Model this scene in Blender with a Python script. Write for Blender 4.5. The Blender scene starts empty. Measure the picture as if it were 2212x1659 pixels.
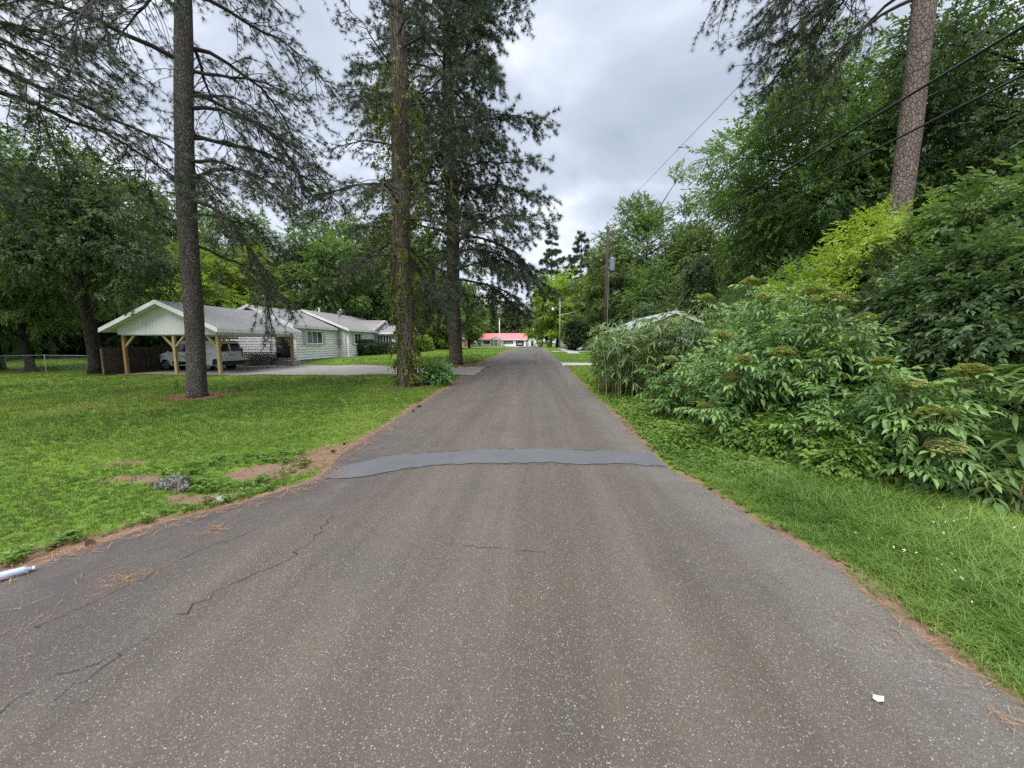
import bpy, bmesh, math, random
import numpy as np
from mathutils import Vector, Matrix
R = math.radians
rng = np.random.default_rng(11)
random.seed(11)
U = random.uniform
scene = bpy.context.scene
COL = scene.collection

# ------------------------------------------------------------------ camera
EXPOSURE = 1.15
F, CX, CY = 831.0, 1106.0, 829.5          # focal length and centre of the 2212 px wide view
EYE, PITCH, YAW = 1.75, R(6.2), R(3.17)
cam_d = bpy.data.cameras.new('camera')
cam_d.sensor_width = 36.0
cam_d.lens = 36.0 * F / 2212.0
cam_d.clip_start, cam_d.clip_end = 0.05, 3000.0
cam = bpy.data.objects.new('camera', cam_d)
COL.objects.link(cam)
cam.location = (0, 0, EYE)
cam.rotation_euler = (R(90) - PITCH, 0, YAW)
scene.camera = cam
CM = cam.rotation_euler.to_matrix()

def ray(px, py):
    return CM @ Vector(((px - CX) / F, -(py - CY) / F, -1.0))
def at(px, py, y):
    d = ray(px, py)
    return Vector((0, 0, EYE)) + d * (y / d.y)

# ------------------------------------------------------------------ terrain
def ss(a, b, x):
    t = np.clip((np.asarray(x, float) - a) / (b - a), 0, 1)
    return t * t * (3 - 2 * t)
def H(x, y):
    x = np.asarray(x, float); y = np.asarray(y, float)
    rise = 0.70 * ss(12, 52, y)
    low = ss(-8, -15, x) * (1 - ss(27.5, 31, y))
    h = rise * (1 - 0.75 * low)
    h = h + 0.22 * np.exp(-((x + 7) / 4.5) ** 2) * ss(21, 27, y) * (1 - ss(40, 60, y))
    off = ss(-3.3, -5.0, x) + ss(2.2, 4.0, x)
    h = h + off * 0.025 * (np.sin(x * 0.9 + 1) * np.sin(y * 0.7) + 0.6 * np.sin(x * 2.1 + y * 1.3))
    h = h - 0.35 * ss(3.6, 6.5, x) * (1 - ss(12, 18, y))
    h = h - 0.10 * np.exp(-(((x + 3.9) / 0.55) ** 2 + ((y - 4.6) / 0.6) ** 2))
    h = h - 0.40 * ss(74, 130, y)
    return h
def gp(px, py):
    d = ray(px, py); z = 0.0
    for _ in range(30):
        t = (z - EYE) / d.z
        x, y = d.x * t, d.y * t
        z = float(H(x, y))
    return Vector((x, y, z))
def gz(x, y): return float(H(x, y))

# road edges read off the photograph, laid on the ground
_L = [gp(*p) for p in ((0, 1262), (130, 1205), (380, 1125), (560, 1080), (690, 1035), (745, 978), (820, 930), (900, 880), (985, 827), (1025, 792))]
_Rr = [gp(*p) for p in ((2212, 1545), (1900, 1310), (1800, 1222), (1600, 1105), (1440, 1010), (1400, 972), (1340, 910), (1280, 853), (1225, 795))]
LY = [-6] + [p.y for p in _L] + [40, 140]
LX = [_L[0].x - .3] + [p.x for p in _L] + [-3.2, -3.2]
RY = [-6] + [p.y for p in _Rr] + [40, 140]
RX = [_Rr[0].x + .2] + [p.x for p in _Rr] + [1.75, 1.75]
def xl(y): return np.interp(y, LY, LX)
def xr(y): return np.interp(y, RY, RX)

# ------------------------------------------------------------------ object helpers
def tag(o, label=None, cat=None, group=None, kind=None):
    if label: o['label'] = label
    if cat: o['category'] = cat
    if group: o['group'] = group
    if kind: o['kind'] = kind
    return o
def thing(name, loc, label, cat, group=None):
    o = bpy.data.objects.new(name, None)
    COL.objects.link(o); o.location = loc
    o.empty_display_size = .2
    return tag(o, label, cat, group)
def link(name, me, mat=None, parent=None, local=False):
    o = bpy.data.objects.new(name, me)
    COL.objects.link(o)
    if mat is not None and not me.materials: me.materials.append(mat)
    if parent is not None:
        o.parent = parent
        if not local:                      # mesh given in world coordinates
            p = parent; off = Vector((0, 0, 0))
            while p is not None:
                if p.type == 'EMPTY': off += p.location
                p = p.parent
            o.matrix_parent_inverse = Matrix.Translation(-off) if parent.type == 'EMPTY' else Matrix.Identity(4)
    return o
def kids(o): return list(o.children)
def dup(o, loc=None, rz=None, sc=None, parent=None):
    c = o.copy(); COL.objects.link(c)
    if parent is not None: c.parent = parent
    if loc is not None: c.location = loc
    if rz is not None: c.rotation_euler = (0, 0, rz)
    if sc is not None: c.scale = (sc, sc, sc) if isinstance(sc, (int, float)) else sc
    for ch in kids(o): dup(ch, parent=c)
    return c

class MB:
    """collects vertices and triangles / polygons, then makes one mesh"""
    def __init__(s): s.v = []; s.t = []; s.a = []; s.n = 0; s.poly = []
    def add(s, v, t, tint=0.5):
        v = np.asarray(v, float).reshape(-1, 3); t = np.asarray(t, int).reshape(-1, 3)
        s.v.append(v); s.t.append(t + s.n)
        s.a.append(np.full(len(v), tint) if np.isscalar(tint) else np.asarray(tint, float))
        s.n += len(v)
    def quad(s, a, b, c, d, tint=.5): s.add([a, b, c, d], [(0, 1, 2), (0, 2, 3)], tint)
    def polygon(s, pts, tint=.5):
        s.add(pts, [(0, i, i + 1) for i in range(1, len(pts) - 1)], tint)
    def box(s, x0, x1, y0, y1, z0, z1, tint=.5):
        v = [(x0, y0, z0), (x1, y0, z0), (x1, y1, z0), (x0, y1, z0), (x0, y0, z1), (x1, y0, z1), (x1, y1, z1), (x0, y1, z1)]
        s.add(v, _BOX, tint)
    def obox(s, c, ax, ay, az, tint=.5):
        c, ax, ay, az = (np.asarray(q, float) for q in (c, ax, ay, az))
        sg = [(-1, -1, -1), (1, -1, -1), (1, 1, -1), (-1, 1, -1), (-1, -1, 1), (1, -1, 1), (1, 1, 1), (-1, 1, 1)]
        s.add([c + a * ax + b * ay + d * az for a, b, d in sg], _BOX, tint)
    def bar(s, p, q, w, h=None, tint=.5):
        p, q = np.asarray(p, float), np.asarray(q, float); h = h or w
        d = q - p; L = np.linalg.norm(d); d = d / L
        up = np.array((0, 0, 1.)) if abs(d[2]) < .9 else np.array((0, 1., 0))
        x = np.cross(d, up); x /= np.linalg.norm(x); y = np.cross(x, d)
        s.obox((p + q) / 2, d * L / 2, x * w / 2, y * h / 2, tint)
    def prism(s, prof, axis, a, b, tint=.5):
        """2D profile (list of pairs) extruded along axis 'x' 'y' or 'z'"""
        n = len(prof)
        f = {'x': lambda p, t: (t, p[0], p[1]), 'y': lambda p, t: (p[0], t, p[1]), 'z': lambda p, t: (p[0], p[1], t)}[axis]
        bm = bmesh.new()
        A = [bm.verts.new(f(p, a)) for p in prof]; B = [bm.verts.new(f(p, b)) for p in prof]
        bm.faces.new(A); bm.faces.new(B[::-1])
        for i in range(n): bm.faces.new((A[i], B[i], B[(i + 1) % n], A[(i + 1) % n]))
        bmesh.ops.recalc_face_normals(bm, faces=bm.faces)
        bmesh.ops.triangulate(bm, faces=bm.faces)
        bm.verts.index_update()
        s.add([v.co for v in bm.verts], [[v.index for v in fc.verts] for fc in bm.faces], tint)
        bm.free()
    def tube(s, pts, rad, k=6, tint=.5, cap=True):
        v, t = tube(pts, rad, k, cap); s.add(v, t, tint)
    def scatter(s, tpl, P, X, scale=1., roll=0., tint=.5, up=(0, 0, 1.)):
        v, t, a = scatter(tpl, P, X, scale, roll, tint, up); s.add(v, t, a)
    def mesh(s, name, smooth=False):
        V = np.concatenate(s.v) if s.v else np.zeros((0, 3)); T = np.concatenate(s.t) if s.t else np.zeros((0, 3), int)
        A = np.concatenate(s.a) if s.a else np.zeros(0)
        me = bpy.data.meshes.new(name)
        me.vertices.add(len(V)); me.vertices.foreach_set('co', V.astype(np.float32).ravel())
        me.loops.add(3 * len(T)); me.loops.foreach_set('vertex_index', T.astype(np.int32).ravel())
        me.polygons.add(len(T)); me.polygons.foreach_set('loop_start', np.arange(0, 3 * len(T), 3, dtype=np.int32))
        at_ = me.attributes.new('tint', 'FLOAT', 'POINT'); at_.data.foreach_set('value', A.astype(np.float32))
        me.update(calc_edges=True)
        if not smooth: me.shade_flat()
        return me
    def obj(s, name, mat, parent=None, local=False, smooth=False):
        return link(name, s.mesh(name, smooth), mat, parent, local)
_BOX = [(0, 2, 1), (0, 3, 2), (4, 5, 6), (4, 6, 7), (0, 1, 5), (0, 5, 4), (1, 2, 6), (1, 6, 5), (2, 3, 7), (2, 7, 6), (3, 0, 4), (3, 4, 7)]

def tube(pts, rad, k=6, cap=True):
    p = np.asarray(pts, float); n = len(p)
    r = np.broadcast_to(np.asarray(rad, float), (n,))
    t = np.gradient(p, axis=0); t /= np.linalg.norm(t, axis=1)[:, None] + 1e-9
    ref = np.array((1., 0, 0)) if abs(t[:, 2].mean()) > .75 else np.array((0, 0, 1.))
    a = np.cross(t, ref); a /= np.linalg.norm(a, axis=1)[:, None] + 1e-9
    b = np.cross(t, a)
    th = np.arange(k) * 2 * math.pi / k
    V = p[:, None, :] + r[:, None, None] * (np.cos(th)[None, :, None] * a[:, None, :] + np.sin(th)[None, :, None] * b[:, None, :])
    V = V.reshape(-1, 3)
    i = np.arange(n - 1)[:, None] * k; j = np.arange(k)[None, :]; j2 = (j + 1) % k
    q = np.stack([i + j, i + j2, i + k + j2, i + k + j], -1).reshape(-1, 4)
    T = np.concatenate([q[:, [0, 1, 2]], q[:, [0, 2, 3]]])
    if cap:
        V = np.concatenate([V, p[:1], p[-1:]]); c0, c1 = n * k, n * k + 1
        jj = np.arange(k); e = (n - 1) * k
        T = np.concatenate([T, np.stack([np.full(k, c0), (jj + 1) % k, jj], -1), np.stack([np.full(k, c1), e + jj, e + (jj + 1) % k], -1)])
    return V, T

def nrm(a): return a / (np.linalg.norm(a, axis=-1, keepdims=True) + 1e-9)
def scatter(tpl, P, X, scale=1., roll=0., tint=.5, up=(0, 0, 1.)):
    tv, tt = tpl[0], tpl[1]
    P = np.asarray(P, float).reshape(-1, 3); n = len(P)
    X = nrm(np.asarray(X, float).reshape(-1, 3))
    upv = np.broadcast_to(np.asarray(up, float), (n, 3))
    Z = upv - (upv * X).sum(1)[:, None] * X
    bad = np.linalg.norm(Z, axis=1) < .15
    if bad.any():
        alt = nrm(rng.normal(size=(n, 3))); alt = alt - (alt * X).sum(1)[:, None] * X
        Z = np.where(bad[:, None], alt, Z)
    Z = nrm(Z); Y = np.cross(Z, X)
    roll = np.broadcast_to(np.asarray(roll, float), (n,))[:, None]
    Y, Z = Y * np.cos(roll) + Z * np.sin(roll), Z * np.cos(roll) - Y * np.sin(roll)
    s = np.broadcast_to(np.asarray(scale, float), (n,))[:, None, None]
    M = np.stack([X, Y, Z], 1)                                   # n,3,3
    V = P[:, None, :] + s * np.einsum('kj,njc->nkc', tv, M)
    k = len(tv)
    T = (tt[None] + (np.arange(n) * k)[:, None, None]).reshape(-1, 3)
    ti = np.broadcast_to(np.asarray(tint, float), (n,))
    A = np.repeat(ti, k)
    if len(tpl) > 2: A = A + np.tile(tpl[2], n)
    return V.reshape(-1, 3), T, A

# ------------------------------------------------------------------ leaf templates (x along, z up)
def leaf4(L, W, fold=.18, droop=.15):
    v = np.array([(0, 0, 0), (.45 * L, W / 2, fold * W), (L, 0, -droop * L), (.45 * L, -W / 2, fold * W)])
    return v, np.array([(0, 2, 1), (0, 3, 2)])
def leaf6(L, W, fold=.18, droop=.25):
    v = np.array([(0, 0, 0), (.28 * L, W * .45, fold * W), (.62 * L, W * .42, fold * W - droop * L * .3), (L, 0, -droop * L),
                  (.62 * L, -W * .42, fold * W - droop * L * .3), (.28 * L, -W * .45, fold * W), (.3 * L, 0, .02 * L), (.64 * L, 0, -droop * L * .3)])
    t = np.array([(0, 6, 1), (6, 7, 2), (6, 2, 1), (7, 3, 2), (0, 5, 6), (5, 4, 7), (5, 7, 6), (4, 3, 7)])
    return v, t
def join(parts):
    V = []; T = []; A = []; n = 0
    for v, t, a in parts:
        V.append(v); T.append(t + n); A.append(np.full(len(v), a)); n += len(v)
    return np.concatenate(V), np.concatenate(T), np.concatenate(A)
def place(tpl, p, d, roll=0., s=1., up=(0, 0, 1.)):
    v, t, a = scatter((tpl[0], tpl[1]), [p], [d], s, roll, 0., up)
    return v, t
def spray_tpl(n=11, S=.6, L=.2, W=.11, seed=0, fan=55, droop=.25, big=False):
    r = random.Random(seed); parts = []
    lf = (leaf6 if big else leaf4)(L, W)
    for i in range(n):
        u = (i + .6) / n; sd = 1 if i % 2 else -1
        a = R(fan * (1 - .55 * u)) * sd + r.uniform(-.25, .25)
        if i == n - 1: a = r.uniform(-.2, .2)
        p = (S * u, .04 * r.uniform(-1, 1), -droop * S * u * u + r.uniform(-.04, .04))
        d = (math.cos(a), math.sin(a), -droop * (.6 + u) + r.uniform(-.35, .25))
        v, t = place(lf, p, d, r.uniform(-.6, .6), r.uniform(.75, 1.2))
        parts.append((v, t, r.uniform(-.12, .12)))
    return join(parts)
def compound_tpl(pairs=3, S=.24, L=.12, W=.042, seed=0, droop=.55):
    r = random.Random(seed); parts = []; lf = leaf6(L, W, .2, .3)
    def pt(u): return np.array((S * u, 0, .10 * S * u - droop * S * u * u))
    for i in range(pairs):
        u = .35 + .5 * i / max(pairs - 1, 1)
        for sd in (1, -1):
            a = R(r.uniform(52, 72)) * sd
            v, t = place(lf, pt(u), (math.cos(a), math.sin(a), -.35 - .5 * u * droop + r.uniform(-.15, .1)), r.uniform(-.25, .25), r.uniform(.8, 1.05))
            parts.append((v, t, r.uniform(-.08, .08)))
    v, t = place(lf, pt(1), (1, 0, -droop * 1.3), r.uniform(-.2, .2), 1.1); parts.append((v, t, .05))
    us = np.linspace(0, 1, 5); q = np.array([pt(u) for u in us])
    v, t = tube(q, .004, 3, False); parts.append((v, t, .25))
    return join(parts)
def tuft_tpl(n=18, L=.17, w=.006, seed=0, spread=(18, 78)):
    r = random.Random(seed); V = []; T = []
    for i in range(n):
        th = R(r.uniform(*spread)); ph = r.uniform(0, 2 * math.pi); l = L * r.uniform(.7, 1.1)
        d = np.array((math.cos(th), math.sin(th) * math.cos(ph), math.sin(th) * math.sin(ph)))
        s_ = np.cross(d, (0.3, .5, .8)); s_ /= np.linalg.norm(s_)
        b = np.array((r.uniform(-.35, 0.) * L, 0, 0))
        k = len(V); V += [b - s_ * w / 2, b + s_ * w / 2, b + d * l]; T.append((k, k + 1, k + 2))
    return np.array(V), np.array(T), np.array([r.uniform(-.1, .1) for _ in range(n) for _ in range(3)])
def cane_tpl(n=6, L=.26, W=.032, seed=0):
    r = random.Random(seed); parts = []
    for i in range(n):
        l = L * r.uniform(.7, 1.15); w = W * r.uniform(.8, 1.2)
        dr = r.uniform(.2, .8)
        us = (0, .35, .7, 1); wd = (.25, 1, .8, 0)
        V = []
        for u, q in zip(us, wd):
            z = -dr * l * u * u
            V += [(l * u, w * q / 2, z + .1 * w), (l * u, -w * q / 2, z + .1 * w)]
        T = []
        for k in range(3): T += [(2 * k, 2 * k + 1, 2 * k + 3), (2 * k, 2 * k + 3, 2 * k + 2)]
        a = R(r.uniform(-75, 75))
        v, t = place((np.array(V), np.array(T)), (r.uniform(0, .1), 0, 0), (math.cos(a), math.sin(a), r.uniform(-.5, .35)), r.uniform(-.5, .5))
        parts.append((v, t, r.uniform(-.15, .15)))
    return join(parts)

# ------------------------------------------------------------------ materials
def N(nt, t, inp=None, **pr):
    n = nt.nodes.new(t)
    for k, v in pr.items(): setattr(n, k, v)
    for k, v in (inp or {}).items():
        s = n.inputs[k]
        if isinstance(v, bpy.types.NodeSocket): nt.links.new(v, s)
        else: s.default_value = v
    return n
def c4(c): return (c[0], c[1], c[2], 1.0)
def ramp(nt, fac, stops, interp='LINEAR'):
    n = nt.nodes.new('ShaderNodeValToRGB'); nt.links.new(fac, n.inputs[0])
    e = n.color_ramp; e.interpolation = interp
    while len(e.elements) < len(stops): e.elements.new(.5)
    for el, (p, c) in zip(e.elements, stops):
        el.position = p; el.color = c4(c) if not np.isscalar(c) else (c, c, c, 1)
    return n.outputs[0]
def mixc(nt, f, a, b, mode='MIX'):
    n = nt.nodes.new('ShaderNodeMix'); n.data_type = 'RGBA'; n.blend_type = mode
    for i, v in ((0, f), (6, a), (7, b)):
        if isinstance(v, bpy.types.NodeSocket): nt.links.new(v, n.inputs[i])
        else: n.inputs[i].default_value = v if i == 0 else c4(v)
    return n.outputs[2]
def math_(nt, op, a, b=0., c=0., clamp=False):
    n = nt.nodes.new('ShaderNodeMath'); n.operation = op; n.use_clamp = clamp
    for s, v in zip(n.inputs, (a, b, c)):
        if isinstance(v, bpy.types.NodeSocket): nt.links.new(v, s)
        else: s.default_value = v
    return n.outputs[0]
def new_mat(name):
    m = bpy.data.materials.new(name); m.use_nodes = True
    nt = m.node_tree; nt.nodes.clear()
    out = nt.nodes.new('ShaderNodeOutputMaterial')
    return m, nt, out
def objco(nt, scale=(1, 1, 1)):
    tc = nt.nodes.new('ShaderNodeTexCoord')
    return N(nt, 'ShaderNodeMapping', {'Vector': tc.outputs['Object'], 'Scale': scale}).outputs[0]
def noise(nt, v, sc, det=4., rough=.55, dist=0.):
    return N(nt, 'ShaderNodeTexNoise', {'Vector': v, 'Scale': sc, 'Detail': det, 'Roughness': rough, 'Distortion': dist}).outputs[0]
def voro(nt, v, sc, feat='F1', rnd=1.0):
    return N(nt, 'ShaderNodeTexVoronoi', {'Vector': v, 'Scale': sc, 'Randomness': rnd}, feature=feat)
def bump(nt, h, st=.3, d=.01):
    return N(nt, 'ShaderNodeBump', {'Height': h, 'Strength': st, 'Distance': d}).outputs[0]
def pbsdf(nt, out, color, rough=.7, spec=.4, normal=None, metal=0.):
    b = nt.nodes.new('ShaderNodeBsdfPrincipled')
    for k, v in (('Base Color', color), ('Roughness', rough), ('Specular IOR Level', spec), ('Metallic', metal)):
        if isinstance(v, bpy.types.NodeSocket): nt.links.new(v, b.inputs[k])
        else: b.inputs[k].default_value = c4(v) if k == 'Base Color' else v
    if normal is not None: nt.links.new(normal, b.inputs['Normal'])
    nt.links.new(b.outputs[0], out.inputs[0])
    return b
def simple(name, c, rough=.6, spec=.4, metal=0., var=.12, sc=3., bmp=0.):
    m, nt, out = new_mat(name)
    v = objco(nt); n = noise(nt, v, sc, 5.)
    col = ramp(nt, n, [(.25, [q * (1 - var) for q in c]), (.75, [min(1, q * (1 + var)) for q in c])])
    pbsdf(nt, out, col, rough, spec, bump(nt, noise(nt, v, sc * 12), .4, bmp) if bmp else None, metal)
    return m
def leafmat(name, dark, mid, light, trans=.35, rough=.5, hue=.03, spec=.35):
    m, nt, out = new_mat(name)
    a = N(nt, 'ShaderNodeAttribute', attribute_name='tint').outputs['Fac']
    oi = nt.nodes.new('ShaderNodeObjectInfo').outputs['Random']
    a = math_(nt, 'ADD', a, math_(nt, 'MULTIPLY_ADD', oi, .24, -.12))
    col = ramp(nt, a, [(.05, dark), (.5, mid), (.95, light)])
    if hue:
        h = N(nt, 'ShaderNodeHueSaturation', {'Color': col, 'Hue': math_(nt, 'MULTIPLY_ADD', oi, hue, .5 - hue / 2)})
        col = h.outputs[0]
    b = nt.nodes.new('ShaderNodeBsdfPrincipled')
    nt.links.new(col, b.inputs['Base Color']); b.inputs['Roughness'].default_value = rough
    b.inputs['Specular IOR Level'].default_value = spec
    t = nt.nodes.new('ShaderNodeBsdfTranslucent')
    nt.links.new(mixc(nt, 1., col, (1.25, 1.15, .6), 'MULTIPLY'), t.inputs[0])
    mx = N(nt, 'ShaderNodeMixShader', {0: trans, 1: b.outputs[0], 2: t.outputs[0]})
    nt.links.new(mx.outputs[0], out.inputs[0])
    return m
def barkmat(name, c1, c2, c3, sc=9., zs=.25, spots=None, bd=.03):
    m, nt, out = new_mat(name)
    v = objco(nt, (1, 1, zs)); v0 = objco(nt)
    w = noise(nt, v, 4., 3.)
    vv = N(nt, 'ShaderNodeVectorMath', {0: N(nt, 'ShaderNodeTexNoise', {'Vector': v, 'Scale': 5., 'Detail': 3.}).outputs[1], 1: (.09, .09, .09), 2: v}, operation='MULTIPLY_ADD').outputs[0]
    vo = voro(nt, vv, sc, 'DISTANCE_TO_EDGE'); d = vo.outputs['Distance']
    cell = voro(nt, vv, sc).outputs['Color']
    cr = ramp(nt, d, [(.0, 0.), (.13, 1.)])
    plate = mixc(nt, noise(nt, v0, 22., 5.), c2, c3)
    plate = mixc(nt, math_(nt, 'MULTIPLY', N(nt, 'ShaderNodeSeparateColor', {0: cell}).outputs[0], .5), plate, c1)
    col = mixc(nt, cr, c1, plate)
    if spots:
        s = voro(nt, v0, 13.); sn = noise(nt, v0, 1.3, 2.)
        f = math_(nt, 'MULTIPLY', ramp(nt, s.outputs['Distance'], [(.18, 1.), (.3, 0.)]), ramp(nt, sn, [(.42, 0.), (.6, .9)]))
        col = mixc(nt, f, col, spots)
    col = mixc(nt, ramp(nt, noise(nt, v0, 1.7, 4.), [(.35, .45), (.65, 0.)]), col, [q * .62 for q in c2])
    hgt = math_(nt, 'ADD', cr, math_(nt, 'MULTIPLY', noise(nt, v0, 30., 4.), .5))
    pbsdf(nt, out, col, .9, .15, bump(nt, hgt, .9, bd))
    return m
# ------------------------------------------------------------------ material set
MT = {}
MT['leaf_wood'] = leafmat('leaf_wood', (.050, .090, .028), (.122, .192, .050), (.220, .290, .076), trans=.42)
MT['leaf_bright'] = leafmat('leaf_bright', (.110, .185, .026), (.205, .300, .044), (.300, .380, .066), trans=.45)
MT['leaf_lime'] = leafmat('leaf_lime', (.15, .25, .028), (.26, .38, .05), (.36, .46, .08), trans=.45, hue=0)
MT['leaf_mid'] = leafmat('leaf_mid', (.054, .104, .036), (.130, .222, .062), (.215, .310, .092), trans=.42)
MT['leaf_dark'] = leafmat('leaf_dark', (.034, .060, .027), (.072, .122, .046), (.130, .195, .066), trans=.4)
MT['leaf_vine'] = leafmat('leaf_vine', (.055, .085, .012), (.115, .160, .018), (.210, .230, .030))
MT['needle'] = leafmat('needle', (.028, .040, .020), (.054, .076, .036), (.098, .125, .056), trans=.12, rough=.6)
MT['needle_far'] = leafmat('needle_far', (.032, .052, .024), (.062, .096, .044), (.112, .155, .068), trans=.15, rough=.6)
MT['elder'] = leafmat('elder', (.050, .112, .030), (.125, .235, .062), (.250, .360, .100), trans=.3, rough=.42, spec=.45)
MT['cane'] = leafmat('cane', (.050, .095, .028), (.115, .195, .055), (.225, .300, .110), trans=.3, rough=.4, spec=.5)
MT['shrub'] = leafmat('shrub', (.038, .088, .028), (.098, .190, .052), (.190, .290, .074), trans=.3)
MT['hedge'] = leafmat('hedge', (.020, .040, .015), (.045, .080, .025), (.090, .140, .038), trans=.2)
MT['paper'] = simple('paper', (.46, .46, .46), .7, .2)
MT['umbel'] = leafmat('umbel', (.200, .180, .064), (.330, .372, .116), (.455, .495, .180), trans=.2, hue=.0, rough=.7)
MT['grass'] = leafmat('grass', (.058, .098, .013), (.108, .175, .021), (.205, .240, .056), trans=.35, hue=0, rough=.55, spec=.25)
MT['weed'] = leafmat('weed', (.055, .110, .018), (.132, .225, .034), (.255, .335, .080), trans=.35, hue=0, rough=.5, spec=.3)
MT['petal'] = simple('petal', (.75, .75, .70))
MT['bark_pine'] = barkmat('bark_pine', (.076, .064, .057), (.122, .104, .093), (.190, .168, .152), 21., .35, spots=(.42, .40, .36))
MT['bark_ridged'] = barkmat('bark_ridged', (.030, .022, .016), (.125, .098, .075), (.195, .162, .130), 15., .14)
MT['bark_plate'] = barkmat('bark_plate', (.110, .084, .070), (.180, .140, .116), (.280, .230, .200), 14., .5)
MT['bark_dark'] = barkmat('bark_dark', (.014, .011, .009), (.040, .032, .026), (.070, .058, .048), 9., .25)
MT['twig'] = simple('twig', (.060, .050, .045), .9, .1, var=.3)
MT['stem'] = simple('stem', (.120, .130, .060), .8, .2, var=.3)
MT['culm'] = simple('culm', (.300, .260, .140), .6, .3, var=.3)
MT['white_paint'] = simple('white_paint', (.74, .75, .74), .55, .35, var=.06, sc=1.2)
MT['white_panel'] = simple('white_panel', (.58, .60, .60), .6, .3, var=.07, sc=.8)
MT['trim'] = simple('trim', (.66, .67, .66), .5, .4, var=.05)
MT['soffit'] = simple('soffit', (.60, .59, .57), .7, .2)
MT['dark_glass'] = simple('dark_glass', (.012, .014, .016), .08, .6, var=.3, sc=1.)
MT['frame_white'] = simple('frame_white', (.78, .78, .77), .45, .4, var=.04)
MT['shutter_pale'] = simple('shutter_pale', (.46, .49, .42), .6, .3)
MT['door_dark'] = simple('door_dark', (.012, .010, .010), .35, .5)
MT['wood_new'] = simple('wood_new', (.35, .262, .125), .75, .2, var=.2, sc=2.5, bmp=.002)
MT['wood_orange'] = simple('wood_orange', (.30, .19, .095), .75, .2, var=.2, sc=2.5, bmp=.002)
MT['wood_grey'] = simple('wood_grey', (.085, .070, .058), .9, .15, var=.35, sc=4., bmp=.004)
MT['lattice'] = simple('lattice', (.26, .25, .23), .85, .2)
MT['deck'] = simple('deck', (.20, .19, .175), .85, .2)
MT['pole_wood'] = simple('pole_wood', (.070, .055, .045), .9, .15, var=.35, sc=5.)
MT['pole_pale'] = simple('pole_pale', (.30, .27, .235), .9, .15, var=.2, sc=5.)
MT['steel_grey'] = simple('steel_grey', (.22, .25, .27), .45, .5, .3)
MT['galv'] = simple('galv', (.38, .40, .41), .4, .5, .6)
MT['wire'] = simple('wire', (.018, .018, .019), .6, .3)
MT['black_plastic'] = simple('black_plastic', (.016, .016, .017), .5, .4)
MT['rubber'] = simple('rubber', (.012, .012, .012), .85, .2)
MT['van_paint'] = simple('van_paint', (.78, .79, .80), .22, .5, var=.03)
MT['rim'] = simple('rim', (.42, .43, .44), .35, .5, .6)
MT['tail_red'] = simple('tail_red', (.35, .012, .010), .2, .5)
MT['lamp_clear'] = simple('lamp_clear', (.55, .56, .57), .15, .6)
MT['red_metal'] = simple('red_metal', (.52, .130, .125), .5, .4, var=.08)
MT['roof_dark'] = simple('roof_dark', (.115, .110, .105), .9, .15, var=.25, sc=6.)
MT['roof_brown'] = simple('roof_brown', (.10, .055, .042), .9, .15, var=.2)
MT['roof_metal'] = simple('roof_metal', (.38, .41, .41), .4, .45, .2, var=.1)
MT['sign_red'] = simple('sign_red', (.50, .035, .028), .45, .4)
MT['bottle'] = simple('bottle', (.30, .33, .39), .15, .5)
MT['cone_brown'] = simple('cone_brown', (.045, .028, .018), .9, .1, var=.4, sc=30.)
MT['stick'] = simple('stick', (.055, .040, .032), .9, .1, var=.3)
MT['stump'] = barkmat('stump', (.085, .076, .064), (.15, .135, .112), (.21, .195, .165), 22., .4)
MT['stone'] = simple('stone', (.24, .23, .21), .9, .2, var=.2, sc=12., bmp=.01)
MT['block'] = simple('block', (.27, .265, .25), .9, .2, var=.2, sc=4.)
MT['pipe'] = simple('pipe', (.34, .35, .36), .5, .4)
MT['cone_red'] = MT['sign_red']

def m_siding_panel():
    m, nt, out = new_mat('grooved_panel')
    v = objco(nt)
    w = N(nt, 'ShaderNodeTexWave', {'Vector': v, 'Scale': 1.6, 'Distortion': 0.}, wave_type='BANDS', bands_direction='X').outputs[1]
    g = ramp(nt, w, [(.03, 0.), (.10, 1.)])
    st = noise(nt, objco(nt, (3, 3, .5)), 2., 5.)
    col = mixc(nt, st, (.54, .535, .535), (.63, .62, .62))
    col = mixc(nt, g, (.50, .52, .52), col)
    pbsdf(nt, out, col, .6, .3, bump(nt, g, .4, .01)); return m
MT['grooved_panel'] = m_siding_panel()
def m_siding():
    m, nt, out = new_mat('lap_siding')
    st = noise(nt, objco(nt, (.8, .8, 4)), 1.6, 6.)
    st2 = noise(nt, objco(nt, (5, 5, .6)), 1.5, 4.)
    col = mixc(nt, st, (.66, .645, .64), (.78, .765, .755))
    col = mixc(nt, ramp(nt, st2, [(.5, 0.), (.72, .4)]), col, (.50, .51, .48))
    pbsdf(nt, out, col, .55, .3); return m
MT['lap_siding'] = m_siding()
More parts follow.
